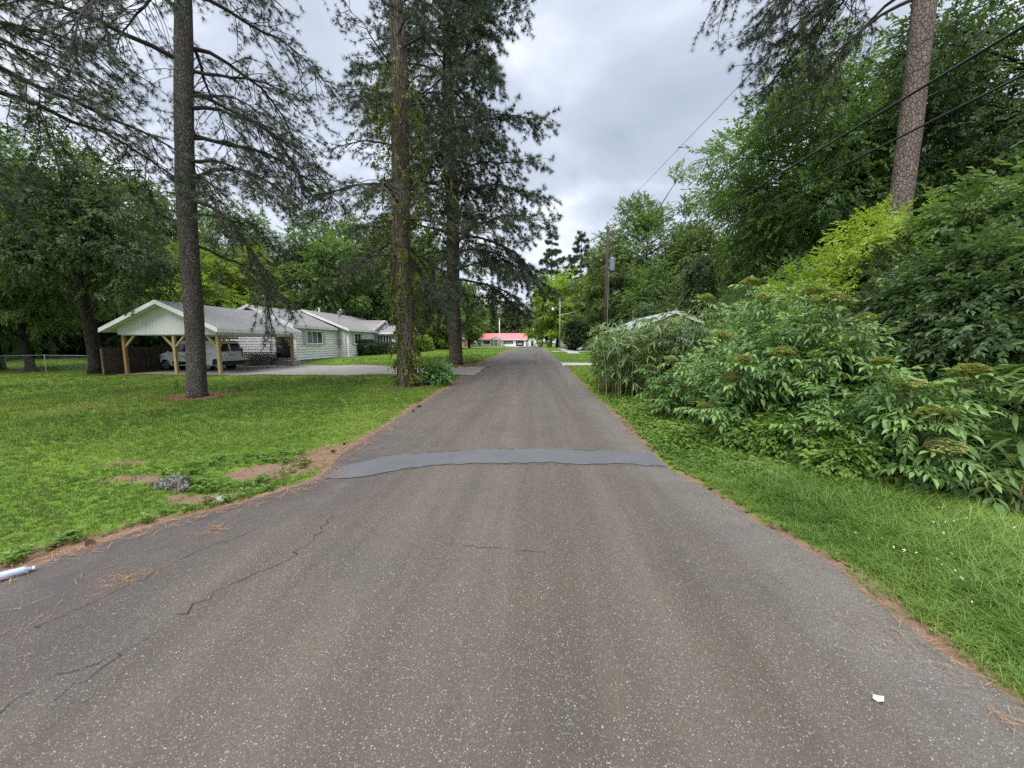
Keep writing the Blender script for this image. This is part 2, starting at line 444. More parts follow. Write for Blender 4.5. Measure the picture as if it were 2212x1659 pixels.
def m_shingle(name, a, b):
    m, nt, out = new_mat(name)
    v = objco(nt)
    tc = N(nt, 'ShaderNodeSeparateXYZ', {0: v})
    cm = N(nt, 'ShaderNodeCombineXYZ', {0: tc.outputs[1], 1: math_(nt, 'MULTIPLY', tc.outputs[2], 2.4), 2: 0.}).outputs[0]
    br = N(nt, 'ShaderNodeTexBrick', {'Vector': cm, 'Scale': 1., 'Mortar Size': .012, 'Brick Width': .32, 'Row Height': .15, 'Color1': c4(a), 'Color2': c4(b), 'Mortar': c4([q * .5 for q in a])})
    n = noise(nt, v, 40., 3.); n2 = noise(nt, v, .7, 5.)
    col = mixc(nt, ramp(nt, n2, [(.3, 0.), (.75, .55)]), br.outputs[0], [q * .72 for q in b])
    col = mixc(nt, math_(nt, 'MULTIPLY', n, .5), col, [q * 1.2 for q in b])
    pbsdf(nt, out, col, .92, .15, bump(nt, br.outputs[1], -.4, .01)); return m
MT['shingle'] = m_shingle('shingle', (.150, .138, .128), (.215, .200, .187))
def m_brick():
    m, nt, out = new_mat('brick')
    v = objco(nt); tc = N(nt, 'ShaderNodeSeparateXYZ', {0: v})
    cm = N(nt, 'ShaderNodeCombineXYZ', {0: tc.outputs[0], 1: tc.outputs[2], 2: 0.}).outputs[0]
    br = N(nt, 'ShaderNodeTexBrick', {'Vector': cm, 'Scale': 1., 'Mortar Size': .012, 'Brick Width': .22, 'Row Height': .075, 'Color1': (.36, .15, .085, 1), 'Color2': (.28, .105, .06, 1), 'Mortar': (.34, .31, .27, 1)})
    pbsdf(nt, out, br.outputs[0], .9, .2); return m
MT['brick'] = m_brick()

def m_asphalt():
    m, nt, out = new_mat('asphalt')
    v = objco(nt)
    big = noise(nt, v, .55, 5., .6)
    streak = noise(nt, objco(nt, (1.25, .045, 1)), 1.6, 4., .6)
    base = mixc(nt, big, (.052, .040, .026), (.090, .070, .046))
    base = mixc(nt, ramp(nt, streak, [(.38, 0.), (.62, .8)]), base, (.120, .099, .072))
    pur = noise(nt, v, .9, 3.)
    base = mixc(nt, ramp(nt, pur, [(.5, 0.), (.7, .5)]), base, (.050, .042, .044))
    red = noise(nt, objco(nt, (1, .35, 1)), 1.3, 4.)
    base = mixc(nt, ramp(nt, red, [(.52, 0.), (.72, .42)]), base, (.088, .060, .046))
    # worn, dusty edge on one side; smoother dark seal with less stone on the other
    ea = N(nt, 'ShaderNodeAttribute', attribute_name='tint').outputs['Fac']
    en = noise(nt, v, 2.6, 5., .65)
    base = mixc(nt, math_(nt, 'MULTIPLY', math_(nt, 'MULTIPLY_ADD', ea, 2., -1., True), ramp(nt, en, [(.3, .3), (.6, 1.)])), base, (.135, .120, .098))
    lf = math_(nt, 'MULTIPLY', math_(nt, 'MULTIPLY_ADD', ea, -2., 1., True), ramp(nt, en, [(.35, .25), (.62, 1.)]))
    base = mixc(nt, math_(nt, 'MULTIPLY', lf, .8), base, (.056, .046, .047))
    st_ = noise(nt, v, 1.1, 6., .7, .6)
    base = mixc(nt, ramp(nt, st_, [(.58, 0.), (.72, .5)]), base, (.040, .034, .030))
    # scattered aggregate
    cov = noise(nt, objco(nt, (.9, .12, 1)), 2.2, 4.)
    hs = []
    for sc, lo, hi, cut, keep in ((62., .22, .38, .66, .0), (105., .26, .44, .40, .0), (190., .28, .48, .30, .0)):
        vo = voro(nt, v, sc)
        sep = N(nt, 'ShaderNodeSeparateColor', {0: vo.outputs['Color']})
        shape = ramp(nt, vo.outputs['Distance'], [(lo, 1.), (hi, 0.)])
        on = ramp(nt, math_(nt, 'ADD', sep.outputs[0], math_(nt, 'MULTIPLY_ADD', cov, .5, -.25)), [(cut, 0.), (cut + .02, 1.)])
        pc = ramp(nt, sep.outputs[1], [(0., (.085, .066, .050)), (.30, (.14, .118, .090)), (.48, (.22, .185, .135)), (.60, (.115, .062, .038)), (.70, (.075, .068, .066)), (.86, (.30, .28, .24)), (.96, (.46, .44, .39))], 'CONSTANT')
        f = math_(nt, 'MULTIPLY', shape, on)
        base = mixc(nt, math_(nt, 'MULTIPLY', f, math_(nt, 'MULTIPLY_ADD', lf, -.55, .8)), base, pc)
        hs.append(f)
    fine = noise(nt, v, 260., 2.)
    base = mixc(nt, ramp(nt, fine, [(.35, .55), (.6, 0.)]), base, (.026, .022, .019))
    h = math_(nt, 'ADD', hs[0], math_(nt, 'MULTIPLY', fine, .8))
    pbsdf(nt, out, base, .78, .35, bump(nt, h, .55, .006)); return m
MT['asphalt'] = m_asphalt()
def m_patch():
    m, nt, out = new_mat('patch_asphalt')
    v = objco(nt)
    col = mixc(nt, noise(nt, v, 1.8, 6.), (.058, .057, .058), (.104, .102, .102))
    vo = voro(nt, v, 140.)
    f = math_(nt, 'MULTIPLY', ramp(nt, vo.outputs['Distance'], [(.2, 1.), (.35, 0.)]), ramp(nt, N(nt, 'ShaderNodeSeparateColor', {0: vo.outputs['Color']}).outputs[0], [(.62, 0.), (.66, 1.)]))
    col = mixc(nt, math_(nt, 'MULTIPLY', f, .6), col, (.20, .19, .18))
    pbsdf(nt, out, col, .7, .4, bump(nt, noise(nt, v, 120., 3.), .4, .004)); return m
MT['patch'] = m_patch()
MT['crack'] = simple('crack', (.042, .036, .029), .95, .1, var=.4, sc=9.)
def m_ground():
    m, nt, out = new_mat('lawn_ground')
    v = objco(nt)
    n1 = noise(nt, v, .35, 6., .6); n2 = noise(nt, v, 3.5, 5., .7); n3 = noise(nt, v, 60., 3., .7)
    g = mixc(nt, ramp(nt, n1, [(.35, 0.), (.65, 1.)]), (.085, .150, .016), (.125, .205, .022))
    g = mixc(nt, ramp(nt, n2, [(.5, 0.), (.8, .7)]), g, (.17, .18, .045))
    g = mixc(nt, ramp(nt, n3, [(.3, .6), (.6, 0.)]), g, (.045, .070, .012))
    b = mixc(nt, noise(nt, v, 5., 6., .7), (.135, .082, .052), (.255, .170, .115))
    b = mixc(nt, ramp(nt, n3, [(.35, .6), (.6, 0.)]), b, (.075, .045, .03))
    a = N(nt, 'ShaderNodeAttribute', attribute_name='tint').outputs['Fac']
    a2 = math_(nt, 'ADD', a, math_(nt, 'MULTIPLY_ADD', n2, 1.5, -.75))
    f = ramp(nt, a2, [(.40, 0.), (.62, 1.)])
    col = mixc(nt, f, g, b)
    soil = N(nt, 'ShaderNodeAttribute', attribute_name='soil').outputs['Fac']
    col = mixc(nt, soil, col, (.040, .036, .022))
    pbsdf(nt, out, col, .95, .1, bump(nt, n3, .5, .02)); return m
MT['ground'] = m_ground()
def m_concrete(name, a, b):
    m, nt, out = new_mat(name)
    v = objco(nt)
    col = mixc(nt, noise(nt, v, .6, 6., .65), a, b)
    col = mixc(nt, ramp(nt, noise(nt, v, 2.2, 5.), [(.55, 0.), (.75, .5)]), col, [q * .6 for q in a])
    pbsdf(nt, out, col, .9, .2, bump(nt, noise(nt, v, 40., 3.), .3, .005)); return m
MT['concrete'] = m_concrete('concrete', (.17, .15, .13), (.26, .235, .205))
MT['concrete_pale'] = m_concrete('concrete_pale', (.30, .285, .255), (.40, .385, .345))
MT['straw'] = leafmat('straw', (.12, .050, .022), (.26, .125, .055), (.40, .24, .12), trans=.05, hue=0, rough=.8)
# ------------------------------------------------------------------ sky and sun
SUN_EL, SUN_AZ = R(52), R(204)
w = bpy.data.worlds.new('World'); scene.world = w; w.use_nodes = True
nt = w.node_tree; nt.nodes.clear()
wo = nt.nodes.new('ShaderNodeOutputWorld'); bg = nt.nodes.new('ShaderNodeBackground')
sky = N(nt, 'ShaderNodeTexSky', sky_type='NISHITA'); sky.sun_disc = False
sky.sun_elevation = SUN_EL; sky.sun_rotation = SUN_AZ
tc = nt.nodes.new('ShaderNodeTexCoord')
sp = N(nt, 'ShaderNodeSeparateXYZ', {0: tc.outputs['Generated']})
zz = math_(nt, 'MAXIMUM', sp.outputs[2], 0.)
den = math_(nt, 'ADD', zz, .16)
pl = N(nt, 'ShaderNodeCombineXYZ', {0: math_(nt, 'DIVIDE', sp.outputs[0], den), 1: math_(nt, 'DIVIDE', sp.outputs[1], den), 2: 3.7}).outputs[0]
n1 = noise(nt, pl, 1.5, 7., .54, .35)
n2 = noise(nt, pl, .42, 3., .5)
cl = math_(nt, 'ADD', math_(nt, 'MULTIPLY', n1, .62), math_(nt, 'MULTIPLY', n2, .38))
cc = ramp(nt, cl, [(.26, (.330, .380, .470)), (.40, (.435, .485, .580)), (.47, (.530, .585, .685)), (.53, (.67, .72, .815)), (.61, (.97, 1.0, 1.04))])
hz = ramp(nt, zz, [(.0, 1.), (.30, 0.)])
cc = mixc(nt, math_(nt, 'MULTIPLY', hz, .55), cc, (.74, .80, .90))
gain = ramp(nt, zz, [(.64, .062), (.96, .36)])                     # overcast sky: brightest overhead
g10 = math_(nt, 'MULTIPLY', gain, 100.)
cs = N(nt, 'ShaderNodeVectorMath', {0: cc, 1: N(nt, 'ShaderNodeCombineXYZ', {0: g10, 1: g10, 2: g10}).outputs[0]}, operation='MULTIPLY').outputs[0]
full = mixc(nt, .95, sky.outputs[0], cs)
nt.links.new(full, bg.inputs[0]); bg.inputs[1].default_value = 0.1
nt.links.new(bg.outputs[0], wo.inputs[0])
sd = bpy.data.lights.new('sun', 'SUN'); sd.energy = 1.5; sd.angle = R(28); sd.color = (1., .965, .91)
so = bpy.data.objects.new('sun', sd); COL.objects.link(so)
dv = Vector((math.sin(SUN_AZ) * math.cos(SUN_EL), math.cos(SUN_AZ) * math.cos(SUN_EL), math.sin(SUN_EL)))
so.rotation_euler = dv.to_track_quat('Z', 'Y').to_euler()
so.location = (0, 0, 60)
scene.view_settings.view_transform = 'Standard'; scene.view_settings.look = 'None'
scene.view_settings.exposure = EXPOSURE; scene.view_settings.gamma = 1
scene.render.engine = 'CYCLES'
scene.cycles.max_bounces = 8; scene.cycles.diffuse_bounces = 4; scene.cycles.glossy_bounces = 2
scene.cycles.transmission_bounces = 4; scene.cycles.transparent_max_bounces = 4
scene.cycles.use_denoising = False; scene.cycles.denoiser = 'OPENIMAGEDENOISE'
scene.cycles.denoising_prefilter = 'NONE'; scene.cycles.denoising_input_passes = 'RGB_ALBEDO_NORMAL'
scene.cycles.caustics_reflective = False; scene.cycles.caustics_refractive = False

# ------------------------------------------------------------------ tree places used by several steps
T1 = gp(425, 858); T2 = gp(880, 836); T3 = gp(985, 779)
def vnoise(x, y, s=1., k=0.):
    x = np.asarray(x) * s; y = np.asarray(y) * s
    return .5 + .25 * (np.sin(x * 1.7 + y * .6 + k) + np.sin(y * 2.3 - x * .9 + 1.3 * k + np.sin(x * 1.1)) ) * .9 + .06 * np.sin(x * 7.1 + k) * np.sin(y * 6.3)
def bare(x, y):
    """how little grass stands there: wheel-worn verge, straw rings round trunks, worn patches"""
    x = np.asarray(x, float); y = np.asarray(y, float)
    d = xl(y) - x
    b = 1.1 * (1 - ss(.02, .14 + (.42 + .30 * (1 - ss(2.5, 6, y))) * vnoise(x, y, .8), d)) * (d > -.3)
    b = np.maximum(b, (1 - ss(.02, .12 + (.22 + .3 * (1 - ss(1.5, 4.5, y))) * vnoise(x, y, 1.3, 2), x - xr(y))) * (x - xr(y) > -.3))
    for t, r in ((T1, .80), (T2, .55), (T3, 1.25)):
        q = np.hypot(x - t.x, y - t.y); b = np.maximum(b, 1.05 * (1 - ss(r * .7, r * 1.25, q)))
    for px, py, rx, ry, k in ((590, 1020, .75, .38, .95), (700, 985, .55, .9, .85), (300, 1035, .55, .22, .8), (430, 1078, .55, .25, .85), (195, 880, .7, .3, .8), (500, 912, .55, .25, .55), (270, 1000, .5, .2, .7)):
        c = gp(px, py); q = np.hypot((x - c.x) / rx, (y - c.y) / ry); b = np.maximum(b, k * (1 - ss(.5, 1.15, q)))
    return b

def cols(*segs):
    out = []
    for a, b, st in segs: out += list(np.arange(a, b - 1e-6, st))
    return np.array(out + [segs[-1][1]])
gx = cols((-700, -120, 60), (-120, -40, 8), (-40, -14, .8), (-14, 8, .16), (8, 24, .8), (24, 120, 8), (120, 700, 60))
gy = cols((-60, -6, 6), (-6, .6, .8), (.6, 17, .16), (17, 62, .8), (62, 150, 6), (150, 900, 60))
GX, GY = np.meshgrid(gx, gy)
GZ = H(GX, GY)
inside = (GX > xl(GY) + .06) & (GX < xr(GY) - .06) & (GY < 133)
drive = (GX > -22.4) & (GX < -16.8) & (GY > 19.7) & (GY < 27.3)
GZ = GZ - .07 * inside - .05 * drive
nx, ny = len(gx), len(gy)
ii = (np.arange(ny - 1)[:, None] * nx + np.arange(nx - 1)[None, :]).ravel()
TT = np.concatenate([np.stack([ii, ii + 1, ii + nx + 1], -1), np.stack([ii, ii + nx + 1, ii + nx], -1)])
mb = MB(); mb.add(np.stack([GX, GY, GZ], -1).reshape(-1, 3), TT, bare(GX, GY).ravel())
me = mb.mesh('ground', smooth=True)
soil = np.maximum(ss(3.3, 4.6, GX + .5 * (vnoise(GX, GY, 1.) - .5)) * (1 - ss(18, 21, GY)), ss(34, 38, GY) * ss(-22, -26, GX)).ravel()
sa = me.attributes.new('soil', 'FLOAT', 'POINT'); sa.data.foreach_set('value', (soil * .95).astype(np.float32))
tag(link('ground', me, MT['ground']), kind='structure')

# road: one strip following the edges, slightly crowned
ry = cols((-6, 1, .5), (1, 20, .16), (20, 134, 1.))
nu = 16
V = []; jl = np.array([.05 * (vnoise(0, y, 1.7, 1) - .5) + .07 * (vnoise(3, y, 5.3, 4) - .5) for y in ry]); jr = np.array([.05 * (vnoise(9, y, 1.9, 3) - .5) + .07 * (vnoise(5, y, 5.1, 2) - .5) for y in ry])
for i, y in enumerate(ry):
    a, b = float(xl(y)) + jl[i], float(xr(y)) + jr[i]
    zc = gz(-.7, y)
    for k in range(nu + 1):
        u = k / nu
        V.append((a + (b - a) * u, y, zc + .012 + .045 * (1 - (2 * u - 1) ** 4) * .6))
ii = (np.arange(len(ry) - 1)[:, None] * (nu + 1) + np.arange(nu)[None, :]).ravel()
uu_ = np.tile(np.linspace(0, 1, nu + 1), len(ry)); yy_ = np.repeat(ry, nu + 1)
te = .5 + .5 * ss(.84, .96, uu_) - .5 * (1 - ss(.06, .34, uu_)) * (1 - ss(5, 9, yy_))
mb = MB(); mb.add(V, np.concatenate([np.stack([ii, ii + 1, ii + nu + 2], -1), np.stack([ii, ii + nu + 2, ii + nu + 1], -1)]), te)
road = tag(mb.obj('road', MT['asphalt'], smooth=True), kind='structure')
def rz(x, y):
    a, b = float(xl(y)), float(xr(y)); u = (x - a) / (b - a)
    return gz(-.7, y) + .012 + .027 * (1 - min(1, abs(2 * u - 1)) ** 4)

# repaired strip across the road
def gpts(l): return [gp(*p) for p in l]
top = gpts([(696, 1032), (715, 1024), (760, 1006), (820, 993), (900, 985), (1000, 979), (1150, 975), (1290, 979), (1395, 985), (1412, 990)])
bot = gpts([(705, 1036), (725, 1036), (765, 1037), (825, 1030), (890, 1017), (960, 1009), (1100, 1007), (1290, 1008), (1415, 1010), (1440, 1010)])
def strip_between(top, bot, n, rows, dz, jit=.0, name='patch', mat=None, parent=None):
    tx = np.linspace(0, 1, len(top)); q = np.linspace(0, 1, n)
    A = np.stack([np.interp(q, tx, [p[k] for p in top]) for k in range(2)], -1)
    B = np.stack([np.interp(q, np.linspace(0, 1, len(bot)), [p[k] for p in bot]) for k in range(2)], -1)
    if jit:
        A[:, 1] += jit * (vnoise(A[:, 0], 0, 3.1) - .5) + jit * .6 * (vnoise(A[:, 0], 1, 11.) - .5); B[:, 1] += jit * (vnoise(B[:, 0], 5, 3.7, 2) - .5) + jit * .6 * (vnoise(B[:, 0], 1, 13.) - .5)
    V = []
    for i in range(n):
        for r in range(rows + 1):
            u = r / rows; x, y = A[i] * (1 - u) + B[i] * u
            V.append((x, y, rz(x, y) + dz))
    ii = (np.arange(n - 1)[:, None] * (rows + 1) + np.arange(rows)[None, :]).ravel()
    m = MB(); m.add(V, np.concatenate([np.stack([ii, ii + 1, ii + rows + 2], -1), np.stack([ii, ii + rows + 2, ii + rows + 1], -1)]))
    return tag(m.obj(name, mat, smooth=True), kind='structure')
strip_between(top, bot, 260, 6, .009, .11, 'road_patch', MT['patch'])
# thin cracks
crk = MB()
def crack(pts, wd=.012, seed=0):
    r = random.Random(seed); P = gpts(pts); out = []
    for a, b in zip(P[:-1], P[1:]):
        n = max(3, int((b - a).length / .06))
        for i in range(n): out.append(a.lerp(b, i / n))
    out.append(P[-1])
    for i in range(1, len(out) - 1): out[i] = out[i] + Vector((r.uniform(-.035, .035), r.uniform(-.035, .035), 0))
    for a, b in zip(out[:-1], out[1:]):
        d = (b - a).normalized(); s = Vector((-d.y, d.x, 0)); w0 = wd * .42 * r.uniform(.1, 1.2) / 2
        v = [a - s * w0, a + s * w0, b + s * w0, b - s * w0]
        crk.quad(*[(q.x, q.y, rz(q.x, q.y) + .0065) for q in v])
crack([(120, 1530), (330, 1380), (470, 1290), (620, 1220), (690, 1160), (720, 1120)], .014, 1)
crack([(30, 1390), (160, 1330), (330, 1250), (430, 1200), (560, 1150)], .012, 2)
crack([(0, 1560), (80, 1500), (240, 1430)], .012, 3)
crack([(790, 978), (880, 966), (960, 968)], .016, 4)
crack([(880, 960), (905, 940), (960, 925)], .014, 5)
crack([(1000, 1190), (1120, 1200), (1180, 1204)], .012, 6)
crack([(1000, 930), (1060, 941)], .014, 7)
crack([(740, 1008), (830, 991), (930, 983), (1100, 974), (1290, 978), (1410, 986)], .022, 8)
crack([(760, 1040), (850, 1028), (930, 1012), (1100, 1009), (1290, 1010), (1430, 1012)], .018, 9)
tag(crk.obj('road_crack', MT['crack'], road), kind='structure')

# driveway, paths
def drape(xs, fnear, ffar, rows, dz, name, mat, hfun=gz):
    V = []
    for x in xs:
        for r in range(rows + 1):
            y = fnear(x) + (ffar(x) - fnear(x)) * r / rows
            V.append((x, y, hfun(x, y) + dz))
    n = len(xs); ii = (np.arange(n - 1)[:, None] * (rows + 1) + np.arange(rows)[None, :]).ravel()
    m = MB(); m.add(V, np.concatenate([np.stack([ii, ii + rows + 1, ii + rows + 2], -1), np.stack([ii, ii + rows + 2, ii + 1], -1)]))
    return tag(m.obj(name, mat, smooth=True), kind='structure')
drape(np.arange(-22.6, -3.0, .35), lambda x: np.interp(x, [-22.6, -16.6, -10, -5, -3], [19.2, 19.3, 19.2, 19.7, 19.3]) + .12 * (float(vnoise(x, 0, 1.5)) - .5),
      lambda x: np.interp(x, [-22.6, -16.6, -13, -11.5, -9, -5.5, -3], [27.4, 27.4, 26.6, 25.5, 23.6, 23.2, 24.0]), 16, .03, 'driveway', MT['concrete'])
drape(np.arange(1.7, 9, .4), lambda x: 25.5, lambda x: 28.0, 4, .04, 'side_driveway', MT['concrete_pale'])
drape(np.arange(2.2, 12, .5), lambda x: 44., lambda x: 46.2, 3, .05, 'sidewalk', MT['concrete_pale'])
drape(np.arange(3.6, 4.9, .25), lambda x: 40., lambda x: 58., 12, .055, 'front_walk', MT['concrete_pale'])
drape(np.arange(-14, 10, 1.), lambda x: 132.5, lambda x: 141., 4, .03, 'far_driveway', MT['concrete_pale'])

# ------------------------------------------------------------------ grass: one mass of blades
def blade_tpl(n, L, W, lean, seed, seg=1):
    r = random.Random(seed); V = []; T = []; A = []
    for i in range(n):
        az = r.uniform(0, 6.28); ln = lean * r.uniform(.3, 1.2); l = L * r.uniform(.6, 1.15); bx, by = r.uniform(-.02, .02), r.uniform(-.02, .02)
        c, s_ = math.cos(az), math.sin(az); k = len(V); a = r.uniform(-.18, .18)
        for q in range(seg):
            u = q / seg; hx = ln * l * u ** 2; wd = W * (1 - u * .6) / 2
            z = l * (u - .35 * ln * u * u)
            V += [(bx + c * hx - s_ * wd, by + s_ * hx + c * wd, z), (bx + c * hx + s_ * wd, by + s_ * hx - c * wd, z)]
        V.append((bx + c * ln * l, by + s_ * ln * l, l * (1 - .35 * ln)))
        for q in range(seg - 1): T += [(k + 2 * q, k + 2 * q + 1, k + 2 * q + 3), (k + 2 * q, k + 2 * q + 3, k + 2 * q + 2)]
        e = k + 2 * (seg - 1); T.append((e, e + 1, e + 2)); A += [a] * (2 * seg + 1)
    V = np.array(V)[:, [0, 1, 2]]
    return V, np.array(T), np.array(A)
def up_scatter(mb, tpl, P, sc, tint):
    n = len(P); az = rng.uniform(0, 6.28, n)
    X = np.stack([np.cos(az), np.sin(az), np.zeros(n)], -1)
    mb.scatter(tpl, P, X, sc, 0., tint)
def frustum_pts(n, d0, d1, a0, a1, pw=0.):
    """points whose density falls with distance; a = angle from the road axis in degrees, to the left negative"""
    d = d0 * (d1 / d0) ** rng.uniform(0, 1, n)
    a = np.radians(rng.uniform(a0, a1, n))
    return d * np.sin(a), d * np.cos(a), d
def in_drive(x, y):
    f = np.interp(x, [-22.6, -16.6, -10, -5, -3], [19.2, 19.3, 19.2, 19.7, 19.3])
    g = np.interp(x, [-22.6, -16.6, -13, -11.5, -9, -5.5, -3], [27.4, 27.4, 26.6, 25.5, 23.6, 23.2, 24.0])
    return (x > -22.7) & (y > f) & (y < g)
gm = MB()
NG = 120000
x, y, d = frustum_pts(NG, 2.6, 70, -60, 4)
ok = (x < xl(y) - .02) & ~in_drive(x, y) & (rng.uniform(0, 1, NG) > bare(x, y) * 1.05 - .05 + .25 * (vnoise(x, y, 2.2) - .5)) & ~((x < -16.5) & (x > -24) & (y > 27.6) & (y < 49))
x, y, d = x[ok], y[ok], d[ok]
P = np.stack([x, y, H(x, y) - .004], -1)
tn = .42 + .75 * (vnoise(x, y, .35, 1) - .5) + .5 * (vnoise(x, y, 1.9, 5) - .5) + .3 * (vnoise(x, y, .9, 8) - .5) + rng.normal(0, .10, len(x))
lod = np.clip(d / 7., .8, 5.)
for k, (msk) in enumerate([rng.uniform(0, 1, len(x)) < .5]):
    for m_, sd in ((msk, 1), (~msk, 2)):
        up_scatter(gm, blade_tpl(5, .062, .0065, .9, sd), P[m_], (.85 + .35 * rng.uniform(0, 1, m_.sum())) * np.clip(lod[m_], .8, 2.2), tn[m_])
x, y, d = frustum_pts(16000, 14, 75, 2, 32)
ok = (x > xr(y) + .1) & (y > 16) & ~((y > 25.3) & (y < 28.2) & (x < 9)) & ~((y > 43.8) & (y < 46.4)) & ~((x > 3.5) & (x < 5.) & (y > 40) & (y < 58))
P = np.stack([x, y, H(x, y)], -1)[ok]
up_scatter(gm, blade_tpl(5, .062, .0065, .9, 3), P, np.clip(d[ok] / 7., .8, 2.2), .5 + rng.normal(0, .12, len(P)))
tag(gm.obj('lawn_grass', MT['grass']), kind='stuff')

# rough verge on the right: long arching grass and broad-leaved weeds
def rosette_tpl(n, L, W, seed, rise=.5):
    r = random.Random(seed); parts = []; lf = leaf4(L, W, .15, .2)
    for i in range(n):
        a = 6.28 * i / n + r.uniform(-.4, .4); e = r.uniform(.1, 1.) * rise; h = r.uniform(.0, L * 1.3)
        v, t = place(lf, (0, 0, h), (math.cos(a), math.sin(a), e), r.uniform(-.3, .3), r.uniform(.7, 1.2)); parts.append((v, t, r.uniform(-.15, .15)))
    return join(parts)
vm = MB()
n = 78000
x, y, d = frustum_pts(n, 1.6, 15, 8, 62)
off = x - xr(y)
ok = (off > .03) & (off < 3.4) & (rng.uniform(0, 1, n) > bare(x, y) * .93) & (x < 6.5)
x, y, d, off = x[ok], y[ok], d[ok], off[ok]
far = ss(4.0, 6.5, y + .8 * (vnoise(x, y, .9) - .5))            # grass close by, creeping weeds further on
pick = rng.uniform(0, 1, len(x))
hgt = .55 + .75 * ss(.1, .9, off)
P = np.stack([x, y, H(x, y) - .01], -1)
tn = .5 + .45 * (vnoise(x, y, 1.1, 3) - .5) + rng.normal(0, .12, len(x))
g_ = pick > far * .72 + .16
for sd in (1, 2, 3):
    m_ = g_ & (rng.integers(1, 4, len(x)) == sd)
    up_scatter(vm, blade_tpl(6, .20, .0062, 1.1, 10 + sd, 3), P[m_], hgt[m_] * rng.uniform(.6, 1.2, m_.sum()), tn[m_] + .04)
for sd in (1, 2, 3):
    m_ = ~g_ & (rng.integers(1, 4, len(x)) == sd)
    up_scatter(vm, rosette_tpl(7, .060, .032, sd, .9), P[m_], hgt[m_] * rng.uniform(.5, 1.4, m_.sum()) * (.7 + .4 * far[m_]), tn[m_] - .02)
# weeds of the worn verge on the left
n = 5200
x, y, d = frustum_pts(n, 2.6, 9, -58, -22)
near = np.zeros(n, bool)
c1, c2 = gp(520, 1020), gp(250, 1140)
dd = xl(y) - x
near = (np.hypot((x - c1.x) / .9, (y - c1.y) / .75) < 1) & (dd > .1) & (vnoise(x, y, 2.6, 2) > .47)
near |= (dd > .12 + .1 * vnoise(x, y, 2.)) & (dd < .42) & (y < 4.4) & (rng.uniform(0, 1, n) < .8)
P = np.stack([x, y, H(x, y) - .005], -1)[near]
for sd in (1, 2):
    m_ = rng.integers(1, 3, len(P)) == sd
    up_scatter(vm, rosette_tpl(7, .062, .036, 20 + sd, .8), P[m_], rng.uniform(.45, 1.05, m_.sum()), .45 + rng.normal(0, .15, m_.sum()))
tag(vm.obj('weeds', MT['weed']), kind='stuff')
# small white flowers among them
fm = MB(); n = 240
x, y, d = frustum_pts(n, 2.2, 8, 25, 58); off = x - xr(y); ok = (off > .35) & (off < 2.6) & (vnoise(x, y, 1.4, 7) > .5)
P = np.stack([x, y, H(x, y) + .16], -1)[ok]
up_scatter(fm, rosette_tpl(6, .008, .006, 5, .3), P, rng.uniform(.7, 1.3, len(P)), .5)
tag(fm.obj('flowers', MT['petal']), kind='stuff')
# fallen pine straw along the verge, on the road edge and round the trunks
sm = MB(); S = []
n = 26000
x, y, d = frustum_pts(n, 2.4, 22, -58, 8); dd = xl(y) - x
ok = (dd > -.45 * vnoise(x, y, .9, 3)) & (dd < .7) & (rng.uniform(0, 1, n) < .9 * bare(x, y) + .22 * vnoise(x, y, 3., 2))
S.append(np.stack([x, y], -1)[ok])
x, y, d = frustum_pts(9000, 1.7, 14, 6, 60); of = x - xr(y)
ok = (of > -.30 * vnoise(x, y, .9, 5)) & (of < .25)
S.append(np.stack([x, y], -1)[ok])
for t, r, k in ((T1, 1.0, 1800), (T2, .8, 900), (T3, 1.6, 2200)):
    q = r * np.sqrt(rng.uniform(0.06, 1, k)); a = rng.uniform(0, 6.28, k)
    S.append(np.stack([t.x + q * np.cos(a), t.y + q * np.sin(a)], -1))
for px, py, k, sx in ((265, 1260, 60, .26), (465, 1152, 40, .24), (60, 1330, 22, .6), (150, 1300, 18, .8), (1140, 1300, 14, .3), (1900, 1380, 60, .4)):
    c = gp(px, py); S.append(np.stack([c.x + rng.normal(0, sx * .35, k), c.y + rng.normal(0, sx * .3, k)], -1))
S = np.concatenate(S); onr = (S[:, 0] > xl(S[:, 1])) & (S[:, 0] < xr(S[:, 1]))
z = np.where(onr, H(-.7, S[:, 1]) + .030, H(S[:, 0], S[:, 1]) + .012)
P = np.stack([S[:, 0], S[:, 1], z + rng.uniform(0, .012, len(S))], -1)
st = (np.array([(0, -.0022, 0), (0, .0022, 0), (.15, 0, .004)]), np.array([(0, 1, 2)]))
a = rng.uniform(0, 6.28, len(P)); dist = np.hypot(P[:, 0], P[:, 1])
sm.scatter(st, P, np.stack([np.cos(a), np.sin(a), rng.uniform(-.05, .12, len(P))], -1), np.clip(dist / 5, .7, 2.2), 0., rng.uniform(0, 1, len(P)))
tag(sm.obj('pine_straw', MT['straw']), kind='stuff')
